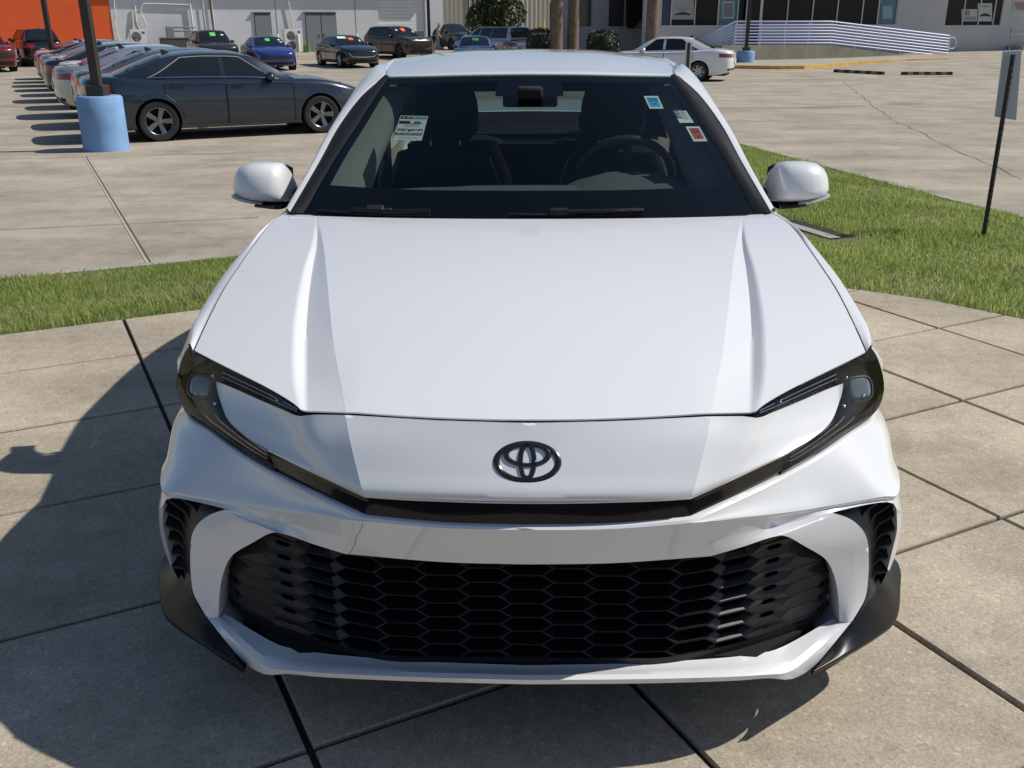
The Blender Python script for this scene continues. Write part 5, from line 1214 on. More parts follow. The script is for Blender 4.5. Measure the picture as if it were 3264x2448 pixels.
# ================================================================== buildings, poles and the rest
WALLW = mat('painted_block', (.60, .61, .63), .85, noise=(1.2, .05), bump=(30, .1)); ORANGE = mat('orange_wall', (.72, .105, .020), .8, noise=(.6, .06)); GDOOR = mat('grey_door', (.20, .215, .225), .6); METALW = mat('cream_siding', (.56, .54, .44), .6)
RIBD = mat('siding_rib', (.30, .28, .22), .6); SHOW = mat('showroom_wall', (.50, .50, .49), .85, noise=(1.5, .05)); FRAME = mat('window_frame', (.55, .56, .57), .4, .3); WIN = mat('dark_window', (.008, .009, .014), .08, 0, 0, .02, .15)
ROLL = mat('roll_door', (.72, .73, .73), .6); POLE = mat('pole_brown', (.045, .036, .030), .5, .3); BASEB = mat('base_blue', (.19, .34, .58), .8, noise=(2.2, .28, 8), bump=(12, .25)); RAIL = mat('rail_blue', (.56, .60, .86), .4, 0); RAMP = mat('ramp_concrete', (.28, .26, .20), .9, noise=(1.5, .2))
YEL = mat('kerb_yellow', (.62, .36, .08), .8, noise=(4, .25)); BARK = mat('palm_bark', (.17, .12, .085), .95, noise=(6, .35), bump=(14, 1.0)); ACM = mat('ac_white', (.68, .67, .61), .5); PVC = mat('pvc_white', (.70, .68, .60), .5)
WD = np.array([.881, .473]); WN = np.array([.473, -.881])
w0 = np.array([-16.9, 60.2])                     # a point of the left wall line
def wall_pt(up):
    """where the photo column meets the left wall line"""
    D = ray(up*K, 150); d = D[:2]/np.linalg.norm(D[:2]); A_ = np.array([[d[0], -WD[0]], [d[1], -WD[1]]]); t = np.linalg.solve(A_, w0-CO[:2]); return CO[:2]+d*t[0]
def on_wall(up, vp, off=0.0):
    o = w0+WN*off; D = ray(up*K, vp*K); t = ((o-CO[:2])@WN)/(D[:2]@WN); return CO+D*t
def wbox(b, p0, p1, th, z0, z1, off=0.0):
    """slab along the wall line between two wall points (2-D), thickness th outward, height z0..z1"""
    a, c = np.array(p0[:2]), np.array(p1[:2]); m_ = (a+c)/2+WN*(off+th/2); b.box((m_[0], m_[1], (z0+z1)/2), (np.linalg.norm(c-a), th, z1-z0), basis=[(WD[0], WD[1], 0), (WN[0], WN[1], 0), (0, 0, 1)])
zg = .06
# --- long pale building with orange end
bld = thing('pale_building', 'long pale painted building with an orange end and a roll up door', 'building', (*wall_pt(500), zg))
org = bld.location.copy()
def fin(o, root):                                 # keep world position under a moved root
    if o.parent is root: o.matrix_parent_inverse = Matrix.Translation(-Vector(root.location))
    return o
xo = wall_pt(249); xl = xo-WD*24; xr = wall_pt(820); xd1 = wall_pt(921); xe = wall_pt(959)
b = MB(); wbox(b, xo, xr, -.4, zg-.4, 4.7); wbox(b, xd1, xe, -.4, zg-.4, 4.7); wbox(b, xr, xd1, -.4, 4.2, 4.7); wbox(b, xe-WD*.3, xe, -14, zg-.4, 4.7, -.41); fin(b.build('wall', WALLW, bld, smooth=False), bld)
b = MB(); wbox(b, xl, xo-WD*.02, -.4, zg-.4, 4.7, .05); fin(b.build('orange_wall', ORANGE, bld, smooth=False), bld)
b = MB(); wbox(b, xl, xo, .02, zg-.2, zg+.42, .052); fin(b.build('wall_base', WALLW, bld, smooth=False), bld)
zoh = on_wall(560, 12)[2]
b = MB(); wbox(b, xo+WD*.05, xe, .58, 4.55, 4.72, 0.003); fin(b.build('eave', WALLW, bld, smooth=False), bld)
# doors
for (u0, u1, vt, leaves) in ((548, 584, 30, 1), (658, 725, 29.5, 2)):
    a, c = on_wall(u0, vt), on_wall(u1, vt); zt = a[2]; fr = MB(); wbox(fr, a, c, .05, zg, zt+.06, .002); fo = fr.build('door_frame', mat('door_frame_dark', (.09, .095, .10), .6), bld, smooth=False); fin(fo, bld)
    for k in range(leaves):
        p, q_ = a[:2]+(c-a)[:2]*((k+.03)/leaves), a[:2]+(c-a)[:2]*((k+.97)/leaves); d = MB(); wbox(d, p, q_, .03, zg+.02, zt-.06, .054); do = fin(d.build('door', GDOOR, bld, smooth=False), bld)
        h = MB(); hp = q_ if k == 0 else p; hp = np.array(hp)+WD*(-.12 if k == 0 else .12); h.box((*(hp+WN*.11), zg+1.02), (.05, .05, .16)); fin(h.build('door_handle', CHROME, do, smooth=False), bld)
    hd_ = MB(); wbox(hd_, a-np.r_[WD, 0]*.12, c+np.r_[WD, 0]*.02, .14, zt+.07, zt+.12, .0); fin(hd_.build('door_hood', GDOOR, bld, smooth=False), bld)
# roll up door: slats, half open
zt, zb = 4.2, on_wall(870, 68)[2]; ns = 14
for k in range(ns):
    s_ = MB(); z0 = zb+(zt-zb)*k/ns; wbox(s_, xr+WD*.03, xd1-WD*.03, .03+.0*k, z0+.006, z0+(zt-zb)/ns-.006, -.22); fin(s_.build('door_slat', ROLL, bld, smooth=False), bld)
b = MB(); wbox(b, xr, xd1, .02, zg-.1, 4.3, -3.5); wbox(b, xr, xd1, 3.2, 4.0, 4.1, -3.5); fin(b.build('bay_interior', mat('bay_dark', (.035, .022, .018), .9), bld, smooth=False), bld)
for u in (600, 770): 
    j = MB(); p = on_wall(u, 80); wbox(j, p, p+np.r_[WD, 0]*.035, .012, zg, 4.5, .001); fin(j.build('wall_joint', GDOOR, bld, smooth=False), bld)
# pipes and conduits on the wall
def wpipe(pts, r, m, name='wall_pipe', off=.12, lab=None):
    P = np.array([on_wall(u, v, off) for u, v in pts]); t = MB(); t.tube(catmull(P, 6), r, 7); o = t.build(name, m, bld, angle=60); fin(o, bld); return o
wpipe([(246, -5), (251, 60), (262, 92), (295, 97)], .035, PVC); wpipe([(291, 12), (296, 50), (304, 68)], .045, PVC); wpipe([(291, 12), (288, 45), (287, 66)], .03, PVC)
wpipe([(315, 66), (313, 46), (304, 26), (308, 10), (330, 8), (405, 10), (411, 9)], .035, PVC); wpipe([(410, 8), (415, 45), (419, 72)], .06, PVC); wpipe([(453, -5), (458, 40), (463, 72)], .05, mat('conduit_dark', (.10, .08, .07), .5)); wpipe([(456, -5), (461, 40), (465, 72)], .03, PVC); wpipe([(621, -5), (628, 30), (634, 62)], .035, PVC); wpipe([(437, -5), (442, 40), (447, 70)], .03, PVC)
# --- air conditioners
def ac(u0, u1, v0, v1, label):
    a = on_wall(u0, v0, .75); c = on_wall(u1, v0, .75); zb_ = on_wall(u0, v1, .75)[2]; m_ = (a+c)/2; w = np.linalg.norm((c-a)[:2]); h = a[2]-zg
    r_ = thing('air_conditioner', label, 'air conditioner', (m_[0], m_[1], zg), math.atan2(WD[1], WD[0]), 'outdoor units on the pale wall'); bx_ = MB(); bx_.box((0, 0, h/2+.03), (w, .34, h-.06)); bx_.build('casing', ACM, r_, bevel=.015, smooth=False)
    for k, zc_ in enumerate((h*.72, h*.30)):
        g_ = MB(); g_.lathe([(.02, -.178), (.25, -.178), (.27, -.172), (.27, -.165)], c=(-.12*w, 0, zc_), axis=1, n=24); fg = g_.build('fan_guard', mat('fan_dark', (.10, .10, .10), .5), r_)
        bl = MB()
        for q_ in range(3):
            a_ = q_*2.094+.5; bl.add([(-.12*w+.05*math.cos(a_), -.182, zc_+.05*math.sin(a_)), (-.12*w+.24*math.cos(a_-.35), -.182, zc_+.24*math.sin(a_-.35)), (-.12*w+.24*math.cos(a_+.35), -.182, zc_+.24*math.sin(a_+.35))], [(0, 1, 2)])
        bl.build('fan_blades', mat('fan_grey', (.22, .22, .21), .5), fg, smooth=False)
    bd = MB(); bd.box((w*.34, -.172, h*.88), (.17, .01, .12)); bd.build('badge', mat('badge_blue', (.05, .10, .50), .5), r_, smooth=False)
    ft = MB(); ft.box((-.3*w, 0, .02), (.06, .36, .04)); ft.build('foot', GDOOR, r_, smooth=False); ft = MB(); ft.box((.3*w, 0, .02), (.06, .36, .04)); ft.build('foot', GDOOR, r_, smooth=False)
ac(279, 313, 64, 96, 'air conditioner beside the orange wall under white pipes'); ac(611, 650, 63, 112, 'air conditioner between the single and the double grey door')
# bollards, bin, box
def bollard(u, v, label, m=PVC, off=1.0, h=1.1, r=.075):
    p = on_wall(u, v, off); o = MB(); o.lathe([(.001, h), (r*.6, h-.01), (r, h-.06), (r, 0)], n=14); bo = o.build('bollard', m, None, angle=40); bo.location = (p[0], p[1], zg); tag(bo, label, 'bollard', 'bollards along the pale wall'); return bo
bollard(474, 80, 'white bollard just behind the dark crossover roof'); bollard(600, 80, 'white bollard right of the single grey door'); bollard(644, 80, 'white bollard at the right end of the second air conditioner'); bollard(771, 80, 'white bollard behind the black sedan'); bollard(815, 80, 'white bollard left of the roll up door')
gb_ = MB(); p = on_wall(661, 100, .7); gb_.box((0, 0, .20), (.42, .35, .40)); gb_.box((0, 0, .42), (.45, .38, .04)); go_ = gb_.build('green_box', mat('box_green', (.09, .26, .07), .6), None, smooth=False); go_.location = (p[0], p[1], zg); tag(go_, 'small green box on the pavement before the double door', 'box')
bn = thing('dumpster', 'low dark bin with a grey pump on top by the pale wall', 'bin', tuple(on_wall(378, 96, .6)[:2])+(zg,), math.atan2(WD[1], WD[0])); m_ = MB(); m_.box((0, 0, .45), (1.6, .7, .9)); m_.build('tank', mat('bin_brown', (.075, .065, .06), .7), bn, bevel=.03, smooth=False); m_ = MB(); m_.box((0, 0, .93), (1.66, .76, .05)); m_.build('lid', GDOOR, bn, smooth=False)
m_ = MB(); m_.box((-.2, 0, 1.25), (.42, .36, .60)); m_.tube([(0, 0, 1.5), (1.3, 0, 1.5)], .05, 8); m_.tube([(0, 0, 1.3), (1.3, 0, 1.3)], .05, 8); m_.build('pump', GDOOR, bn, bevel=.02)
# pavement in front of the pale wall
b = MB(); wbox(b, xl, xe+WD*2, 2.2, zg-.5, zg, 0); tag(b.build('pavement', concrete('pavement_concrete', (.42, .39, .32), .15, .06, .2), None, smooth=False), kind='structure')
# --- metal sided building further back
mo = w0+WN*(-13); 
def on_m(up, vp, off=0.): 
    o = mo+WN*off; D = ray(up*K, vp*K); return CO+D*(((o-CO[:2])@WN)/(D[:2]@WN))
mw = thing('metal_building', 'cream metal sided workshop behind the small tree', 'building', (*on_m(1060, 80)[:2], zg)); 
def mbox(b, u0, u1, v0, v1, th, off=0.): 
    p, q_ = on_m(u0, v0, 0), on_m(u1, v1, 0); z0, z1 = q_[2], p[2]; m_ = (p+q_)[:2]/2+WN*(off+th/2); b.box((m_[0], m_[1], (z0+z1)/2), (abs((q_-p)[:2]@WD), th, abs(z1-z0)), basis=[(WD[0], WD[1], 0), (WN[0], WN[1], 0), (0, 0, 1)])
b = MB(); mbox(b, 930, 1029, -130, 125, .1); mbox(b, 1131, 1215, -130, 125, .1); mbox(b, 1029, 1131, -130, 22, .1); fin(b.build('wall', METALW, mw, smooth=False), mw)
for u in np.arange(962, 1215, 9.6):
    if 1027 < u < 1133: v1 = 20
    else: v1 = 118
    r_ = MB(); mbox(r_, u, u+1.6, -120, v1, .07, .1); fin(r_.build('siding_rib', RIBD, mw, smooth=False), mw)
b = MB(); mbox(b, 1025, 1135, -5, 125, .05, -3.0); fin(b.build('bay_interior', mat('bay_grey', (.10, .095, .09), .8), mw, smooth=False), mw)
b = MB(); mbox(b, 1032, 1131, 22, 48, .05, -.1); fin(b.build('roll_door', mat('shutter_grey', (.30, .29, .27), .6), mw, smooth=False), mw)
b = MB(); mbox(b, 1031, 1128, 48, 60, .9, -1.2); fin(b.build('vehicle_lift', PVC, mw, smooth=False), mw)
b = MB(); mbox(b, 1008, 1012, -60, 120, .25, .1); fin(b.build('downpipe', mat('pipe_brown', (.16, .13, .10), .6), mw, smooth=False), mw)
for u0, u1 in ((1186, 1217),):
    b = MB(); mbox(b, u0, u1, 7, 86, .06, .1); f_ = fin(b.build('window', WIN, mw, smooth=False), mw)
# --- showroom on the right
s0_ = np.array([24.7, 57.6]); SD = np.array([.92, .392]); SD /= np.linalg.norm(SD); SN = np.array([SD[1], -SD[0]])
def on_s(up, vp, off=0.):
    o = s0_+SN*off; D = ray(up*K, vp*K); return CO+D*(((o-CO[:2])@SN)/(D[:2]@SN))
def sbox(b, u0, u1, z0, z1, th, off=0., pad=0.):
    p, q_ = on_s(u0, 60, 0)[:2], on_s(u1, 60, 0)[:2]; e = (q_-p)/np.linalg.norm(q_-p); p = p-e*pad; q_ = q_+e*pad; m_ = (p+q_)/2+SN*(off+th/2); b.box((m_[0], m_[1], (z0+z1)/2), (np.linalg.norm(q_-p), th, z1-z0), basis=[(SD[0], SD[1], 0), (SN[0], SN[1], 0), (0, 0, 1)])
sh = thing('showroom', 'grey showroom building with a long band of dark windows above the ramp', 'building', (*on_s(1750, 100)[:2], -.2))
zs = on_s(1750, 56)[2]; ztp = 5.2
def wspan(name, u0, u1, z0, z1, m, th=.3, off=-.3, parent=sh): b = MB(); sbox(b, u0, u1, z0, z1, th, off); return fin(b.build(name, m, parent, smooth=False), sh)
wspan('wall', 1395, 2330, -.6, zs, SHOW); wspan('wall', 1935, 2040, zs, 8, SHOW); wspan('wall', 2160, 2330, zs, 8, SHOW); wspan('wall', 1395, 1428, zs, 8, SHOW); wspan('wall', 1395, 2330, ztp, 8, SHOW, .28, -.29)
b = MB(); sbox(b, 1390, 2330, 5.0, 5.3, 1.75, 0.01); fin(b.build('canopy', SHOW, sh, smooth=False), sh)
wspan('backing', 1395, 2330, zs-.1, 8, DARK, .1, -2.0)
edges = [1428, 1447, 1501, 1548, 1586, 1612, 1638, 1676, 1734, 1790, 1846, 1900, 1942, ]
edges = [1428, 1449, 1500, 1549, 1590, 1612, 1645, 1707, 1761, 1814, 1869, 1900-20, 1934]
edges = [1428, 1449, 1500, 1550, 1592, 1644, 1699, 1753, 1806, 1860, 1911-17, 1934]
BLUEW = mat('blue_panel', (.010, .018, .09), .2); TEAL = mat('teal_panel', (.06, .17, .21), .3); POSTER = mat('poster_pale', (.46, .47, .46), .6); POSTG = mat('poster_grey', (.20, .21, .21), .7)
for k, (a, c) in enumerate(zip(edges[:-1], edges[1:])):
    m = BLUEW if k == 0 else TEAL if k in (3, 10) else WIN
    wo_ = wspan('window', a, c, zs+.03, ztp, m, .03, -.12)
    wspan('mullion', c-.9, c+.9, zs, ztp, FRAME, .09, -.11)
wspan('sill', 1428, 1934, zs, zs+.05, FRAME, .08, -.05)
for (a, c) in ((2042, 2078), (2078, 2112), (2112, 2130+14), (2144, 2160)): wspan('window', a, c, zs+.03, ztp, WIN, .03, -.12); wspan('mullion', c-.8, c+.8, zs, ztp, FRAME, .09, -.11)
def poster(u0, u1, v0, v1, ph, text=None, m=POSTER):
    p, q_ = on_s(u0, v0, -.08), on_s(u1, v1, -.08); Qp = [on_s(u0, v0, -.075), on_s(u1, v0, -.075), on_s(u1, v1, -.075), on_s(u0, v1, -.075)]
    b = MB(); b.add(Qp, [(0, 1, 2, 3)]); po = fin(b.build('poster', m, sh, smooth=False), sh)
    n_ = np.array([SN[0], SN[1], 0])
    for (a, t, c, t1, mm) in ph:
        b = MB(); b.add([bil(Qp, x, y)+n_*.01 for x, y in ((a, t), (c, t), (c, t1), (a, t1))], [(0, 1, 2, 3)]); fin(b.build('print', mm, po, smooth=False), sh)
    return po, Qp
def carprint(po, Qp, a, t, c, t1, mm):               # small printed car silhouette
    n_ = np.array([SN[0], SN[1], 0]); pts = [(0, .85), (.02, .5), (.2, .42), (.35, .05), (.68, .05), (.85, .40), (1, .5), (1, .85), (.86, 1), (.76, .85), (.24, .85), (.14, 1)]
    b = MB(); b.add([bil(Qp, a+(c-a)*x, t+(t1-t)*y)+n_*.012 for x, y in pts], [tuple(range(len(pts)))]); fin(b.build('print', mm, po, smooth=False), sh)
po, Qp = poster(1449.5, 1499, -25, 42, [(.25, .62, .8, .635, POSTG), (.3, .66, .72, .67, POSTG), (.35, .70, .65, .71, POSTG)], m=mat('poster_shade', (.34, .35, .35), .6)); carprint(po, Qp, .15, .76, .85, .87, INK)
po, Qp = poster(1560, 1586, 3, 40, [(.1, .1, .9, .9, POSTG)]); po, Qp = poster(1903, 1930, 10, 44, [(.12, .08, .9, .92, mat('poster_blue', (.28, .36, .42), .6))], m=TEAL)
po, Qp = poster(2077, 2111, 20, 46, [(.15, .08, .5, .5, POSTG), (.1, .6, .9, .92, mat('poster_lilac', (.25, .24, .34), .6))]); po, Qp = poster(2112, 2143, 7, 46, [(.2, .14, .8, .2, POSTG)]); carprint(po, Qp, .1, .55, .9, .75, INK)
# entrance door of the showroom
wspan('door_frame', 1608, 1642, -.1, ztp, FRAME, .06, .003); dr = wspan('door', 1613, 1637, -.05, 4.9, WIN, .02, .064)
# recessed dark wing left of the showroom
ro = s0_-SN*3.2
def on_r(up, vp, off=0.): o = ro+SN*off; D = ray(up*K, vp*K); return CO+D*(((o-CO[:2])@SN)/(D[:2]@SN))
wg = thing('showroom_wing', 'shaded wing of the showroom behind the palm trunks', 'building', (*on_r(1310, 100)[:2], -.1))
def rbox(u0, u1, z0, z1, m, th=.3, off=-.3, name='wall'):
    p, q_ = on_r(u0, 60)[:2], on_r(u1, 60)[:2]; m_ = (p+q_)/2+SN*(off+th/2); b = MB(); b.box((m_[0], m_[1], (z0+z1)/2), (np.linalg.norm(q_-p), th, z1-z0), basis=[(SD[0], SD[1], 0), (SN[0], SN[1], 0), (0, 0, 1)]); return fin(b.build(name, m, wg, smooth=False), wg)
WING = mat('wing_wall', (.36, .38, .44), .85, noise=(1.5, .06)); zr_ = on_r(1350, 57)[2]
rbox(1207, 1400, -.5, zr_, WING); rbox(1207, 1232, zr_, 8, WING); rbox(1279, 1314, zr_, 8, WING); rbox(1425, 1440, zr_, 8, WING); rbox(1207, 1440, 5.2, 8, WING, .28, -.29)
p, q_ = on_r(1207, 60)[:2], on_r(1440, 60)[:2]; b = MB(); m_ = (p+q_)/2+SN*2.2; b.box((*m_, 5.1), (np.linalg.norm(q_-p)+1, 4.4, .25), basis=[(SD[0], SD[1], 0), (SN[0], SN[1], 0), (0, 0, 1)]); fin(b.build('canopy', WING, wg, smooth=False), wg)
for a, c in ((1233, 1278),): rbox(a, c, zr_, 5.2, mat('window_grey', (.06, .065, .075), .1), .03, -.15, 'window')
for a, c in ((1315, 1350), (1350, 1380), (1380, 1425)): rbox(a, c, zr_, 5.2, mat('window_grey', (.06, .065, .075), .1), .03, -.15, 'window'); rbox(c-.9, c+.9, zr_, 5.2, FRAME, .08, -.1, 'mullion')
rbox(1240, 1244, zr_, 5.2, FRAME, .08, -.1, 'mullion')
# pillar strip at the showroom corner
wspan('corner_post', 1393, 1399, -.4, 8, mat('corner_pale', (.56, .58, .63), .8), .34, -.3)
# --- ramp with railing
def on_ramp(up, vp): o = s0_+SN*2.0; D = ray(up*K, vp*K); return CO+D*(((o-CO[:2])@SN)/(D[:2]@SN))
rp_ = thing('ramp', 'concrete access ramp rising along the showroom wall', 'ramp', (*on_ramp(1750, 120)[:2], -.2)); 
tops = [on_ramp(u, v) for u, v in ((1560, 98), (1590, 98), (1798, 98), (1880, 109), (1960, 118), (2020, 124.5))]
b = MB(); A_ = np.array(tops); Bk = A_-np.array([SN[0], SN[1], 0])*1.85; lo_ = A_.copy(); lo_[:, 2] = -.6; lb_ = Bk.copy(); lb_[:, 2] = -.6
b.grid(np.stack([lo_, A_, Bk, lb_])); b.add([A_[0], Bk[0], lb_[0], lo_[0]], [(0, 1, 2, 3)]); fin(b.build('ramp_body', RAMP, rp_, smooth=False), rp_)
rl_ = thing('railing', 'blue metal railing with many bars along the ramp', 'railing', (*on_ramp(1750, 100)[:2], 0))
N3 = np.array([SN[0], SN[1], 0])
top_px = [(1591, 46.5), (1798, 46.5), (2052, 77)]; bot_px = [(1586, 93), (1798, 93), (2048, 121)]
for k in range(8):
    t = k/7; P = [np.array(on_ramp(a[0]+(c[0]-a[0])*t, a[1]+(c[1]-a[1])*t))-N3*.06 for a, c in zip(top_px, bot_px)]
    P0_ = np.array(on_ramp(1591-(1591-1540)*(1), 86+t*14))-N3*1.7; P0_[2] = P[0][2]-1.0+.0*t
    br = MB(); br.tube(np.array([P0_]+P), .036 if k else .042, 6); fin(br.build('rail_bar', RAIL, rl_, angle=60), rl_)
for u, vt, vb in ((1591, 46, 98), (1645, 46.5, 98), (1698, 46.5, 98), (1749, 46.5, 98), (1799, 47, 98), (1851, 54, 105), (1896+5, 59, 111), (1950, 65, 116.5), (1999, 71, 122), (2052, 77, 125)):
    a, c = on_ramp(u, vt)-N3*.06, on_ramp(u-2, vb)-N3*.06; a[0], a[1] = (a[0]+c[0])/2, (a[1]+c[1])/2; pb = MB(); pb.tube(np.array([[a[0], a[1], c[2]-.05], [a[0], a[1], a[2]]]), .03, 6); fin(pb.build('rail_post', RAIL, rl_, angle=60), rl_)
e0, e1 = on_ramp(2052, 82)-N3*.06, on_ramp(2050, 104)-N3*.06; S3 = np.array([SD[0], SD[1], 0]); lp = MB(); lp.tube(catmull(np.array([e0, e0+S3*.4, e0*.5+e1*.5+S3*.55, e1+S3*.4, e1]), 5), .028, 6); fin(lp.build('rail_return', RAIL, rl_), rl_)
# small gate rail at far right
gr = thing('step_railing', 'short pale railing at the right edge of the showroom wall', 'railing', (*on_s(2190, 100, .8)[:2], -.2)); 
for k, (P) in enumerate(([(2180, 112), (2184, 60), (2225, 60)], [(2182, 74), (2225, 74)])): t = MB(); t.tube(np.array([on_s(u, v, .8) for u, v in P]), .03, 6); fin(t.build('rail_bar', FRAME, gr), gr)
b = MB(); sbox(b, 2180, 2240, -.3, .35, 1.2, .05); tag(b.build('step', KERB, None, smooth=False), kind='structure')
# wall notice at the right edge
b = MB(); b.add([on_s(u, v, .02) for u, v in ((2188, 0), (2225, 0), (2225, 24), (2188, 24))], [(0, 1, 2, 3)]); nb_ = thing('wall_notice', 'white printed notice on the wall at the upper right corner', 'notice', (*on_s(2200, 10)[:2], 1.6)); fin(b.build('board', POSTER, nb_, smooth=False), nb_)
b = MB(); b.add([on_s(u, v, .03) for u, v in ((2191, 4), (2216, 6), (2216, 22), (2195, 20))], [(0, 1, 2, 3)]); fin(b.build('print', mat('print_red', (.35, .20, .20), .6), nb_, smooth=False), nb_)
# raised pavement before the ramp with yellow kerb
ky = [on_lot(1560, 148), on_lot(1722, 150.5), on_lot(1860, 138.5), on_lot(1960, 131), on_lot(2050, 127)]
ky = np.array(ky); bk_ = np.array([on_ramp(u, 100)+N3*0.0 for u in (1480, 1600, 1760, 1900, 2100)]); ky2 = resample(ky, 12); bk2 = resample(bk_, 12)
for a_ in (ky2,):
    h_ = np.interp(np.linspace(0, 1, 13), [0, .55, 1], [.15, .14, .03]); zk = np.array([lotz(*p[:2]) for p in a_])
t_ = np.gradient(ky2[:, :2], axis=0); nrm2 = np.stack([-t_[:, 1], t_[:, 0]], 1); nrm2 /= np.linalg.norm(nrm2, axis=1)[:, None]
f0 = np.c_[ky2[:, :2], zk-.1]; f1 = np.c_[ky2[:, :2], zk+h_]; f2 = np.c_[ky2[:, :2]+nrm2*.16, zk+h_+.002]; f3 = np.c_[ky2[:, :2]+nrm2*.16, zk-.1]
b = MB(); b.grid(np.stack([f0, f1, f2, f3])); tag(b.build('yellow_kerb', YEL, None, smooth=False), kind='structure')
b = MB(); bb2 = bk2.copy(); bb2[:, 2] = zk+h_+.01; b.grid(np.stack([f2+[0, 0, -.006], bb2])); tag(b.build('pavement', MATS['pavement_concrete'], None, smooth=False), kind='structure')
# --- wheel stops
for (a, c, lab) in (((1803, 156), (1908, 161.5), 'black and yellow wheel stop left of the pair before the ramp'), ((1947, 162), (2056, 162), 'black and yellow wheel stop right of the pair before the ramp')):
    p, q_ = on_lot(*a), on_lot(*c); r_ = thing('wheel_stop', lab, 'wheel stop', tuple((p+q_)/2), math.atan2(q_[1]-p[1], q_[0]-p[0]), 'wheel stops before the ramp'); Lw = np.linalg.norm((q_-p)[:2]); n = 9
    for k in range(n):
        x0, x1 = -Lw/2+Lw*k/n, -Lw/2+Lw*(k+1)/n; b = MB(); pr_ = [(x0, -.09, 0), (x0, -.055, .12), (x0, .055, .12), (x0, .09, 0)]; b.prism([np.array(v)+[.0, 0, 0] for v in pr_], (x1-x0, 0, 0)); b.build('stripe_block', (mat('stop_black', (.03, .027, .022), .8) if k % 2 == 0 else mat('stop_tan', (.30, .20, .10), .85)), r_, smooth=False)
# --- lamp posts
def lamp(base_xy, zb_, rad, hb, post, topw, lean, label, hgt=8.5, plate=True):
    r_ = thing('lamp_post', label, 'lamp post', (base_xy[0], base_xy[1], zb_), 0, 'lamp posts on the car park')
    b = MB(); b.lathe([(.001, hb), (rad*.93, hb), (rad, hb-.03), (rad*1.0, hb*.5), (rad*1.01, 0)], n=36); b.build('base', BASEB, r_, angle=50)
    if plate: b = MB(); b.box((0, 0, hb+.08), (post*2.0, post*2.0, .16)); b.build('base_cover', POLE, r_, bevel=.01, smooth=False)
    b = MB(); b.box((lean*hgt/2, 0, hb+hgt/2), (post, post, hgt)); b.build('post', POLE, r_, bevel=.008, smooth=False)
    b = MB(); b.box((0, 0, hb+hgt+.05), (.9, .35, .14)); b.build('lamp_head', POLE, r_, bevel=.02, smooth=False); return r_
c = on_lot(214, 329); lamp((c[0]-.02, c[1]+.34), LOTZ, .345, .83, .135, .12, 0, 'lamp post on a blue concrete base, close behind the car at left')
c = on_lot(106, 171); lamp((c[0]+.1, c[1]+.4), LOTZ, .38, .95, .17, .12, 0, 'lamp post on a blue base at the far end of the car row')
c = on_lot(1612, 141); lamp((c[0], c[1]+.3), -.15, .42, .55, .16, .12, 0, 'lamp post on a low blue base before the ramp')
c = on_s(929, 60); p = on_wall(928, 100, 8.); lamp((p[0], p[1]), lotz(p[0], p[1]), .12, .05, .17, .1, 0, 'brown lamp post beside the roll up door', plate=False)
# --- sign seen from behind at right
sp_ = atz(2128*K, 493*K, -.06); sg_ = thing('road_sign', 'back of a grey sign on a perforated dark post in the lawn', 'sign', (sp_[0], sp_[1], -.08)); 
tp = atD(2190*K, 112*K, math.hypot(sp_[0]-CO[0], sp_[1]-CO[1])); htop = tp[2]+.08; dxl = tp[0]-sp_[0]
pm = MB(); pm.tube(np.array([(0, 0, -.2), (dxl, (tp[1]-sp_[1]), htop-.02)]), .0205, 4, cap=True); pm.build('post', mat('sign_post', (.035, .032, .028), .6, .4), sg_, smooth=False)
hm_ = MB()
for k in range(26): t = .06+k*.035; hm_.box((dxl*t, (tp[1]-sp_[1])*t-.0215, htop*t), (.011, .003, .012))
hmo = hm_.build('post_holes', DARK, sg_, smooth=False); hmo['kind'] = 'stuff'
pt = [atD(u*K, v*K, math.hypot(sp_[0]-CO[0], sp_[1]-CO[1])+.03)-np.array([sp_[0], sp_[1], -.08]) for u, v in ((2165, 110), (2216, 108), (2207, 262), (2148, 252))]
ct_ = np.mean(pt, axis=0); pt = np.array([(ct_[0]+(p[0]-ct_[0]), ct_[1]+.03, p[2]) for p in pt]); pp_ = MB(); pp_.prism(pt, (0, .012, 0)); pp_.build('sign_plate', mat('sign_grey', (.50, .52, .55), .5, .1), sg_, bevel=.006, smooth=False)
# --- thin post by the white sedan, yellow topped bollard
p = atD(1488*K, 92*K, 21.0); st = thing('sign_post', 'short dark square post with pale edges in front of the white older sedan', 'post', (p[0], p[1], LOTZ)); b = MB(); b.box((0, 0, (p[2]-LOTZ)/2), (.05, .05, p[2]-LOTZ)); b.build('post', POLE, st, smooth=False); b = MB(); b.box((-.045, .01, (p[2]-LOTZ)/2), (.03, .04, p[2]-LOTZ)); b.build('post_edge', FRAME, st, smooth=False); b = MB(); b.box((.05, .01, (p[2]-LOTZ)/2), (.03, .04, p[2]-LOTZ)); b.build('post_edge', FRAME, st, smooth=False)
p = atD(1414*K, 99*K, 44.0); b = MB(); h_ = p[2]+.02-LOTZ; b.lathe([(.001, h_), (.07, h_-.02), (.10, h_-.08), (.10, h_-.14), (.075, h_-.17), (.075, 0)], n=14); bo = b.build('bollard', mat('bollard_yellow', (.62, .46, .16), .6), None); bo.location = (p[0], p[1], LOTZ); tag(bo, 'yellow topped bollard in front of the third palm trunk', 'bollard')
b = MB(); p = on_m(1174, 100, 2.0); b.lathe([(.001, 2.0), (.07, 1.98), (.09, 1.9), (.09, 0)], n=12); bo = b.build('bollard', mat('bollard_gold', (.62, .36, .06), .6), None); bo.location = (p[0], p[1], zg-.05); tag(bo, 'tall yellow bollard at the edge of the metal building', 'bollard')
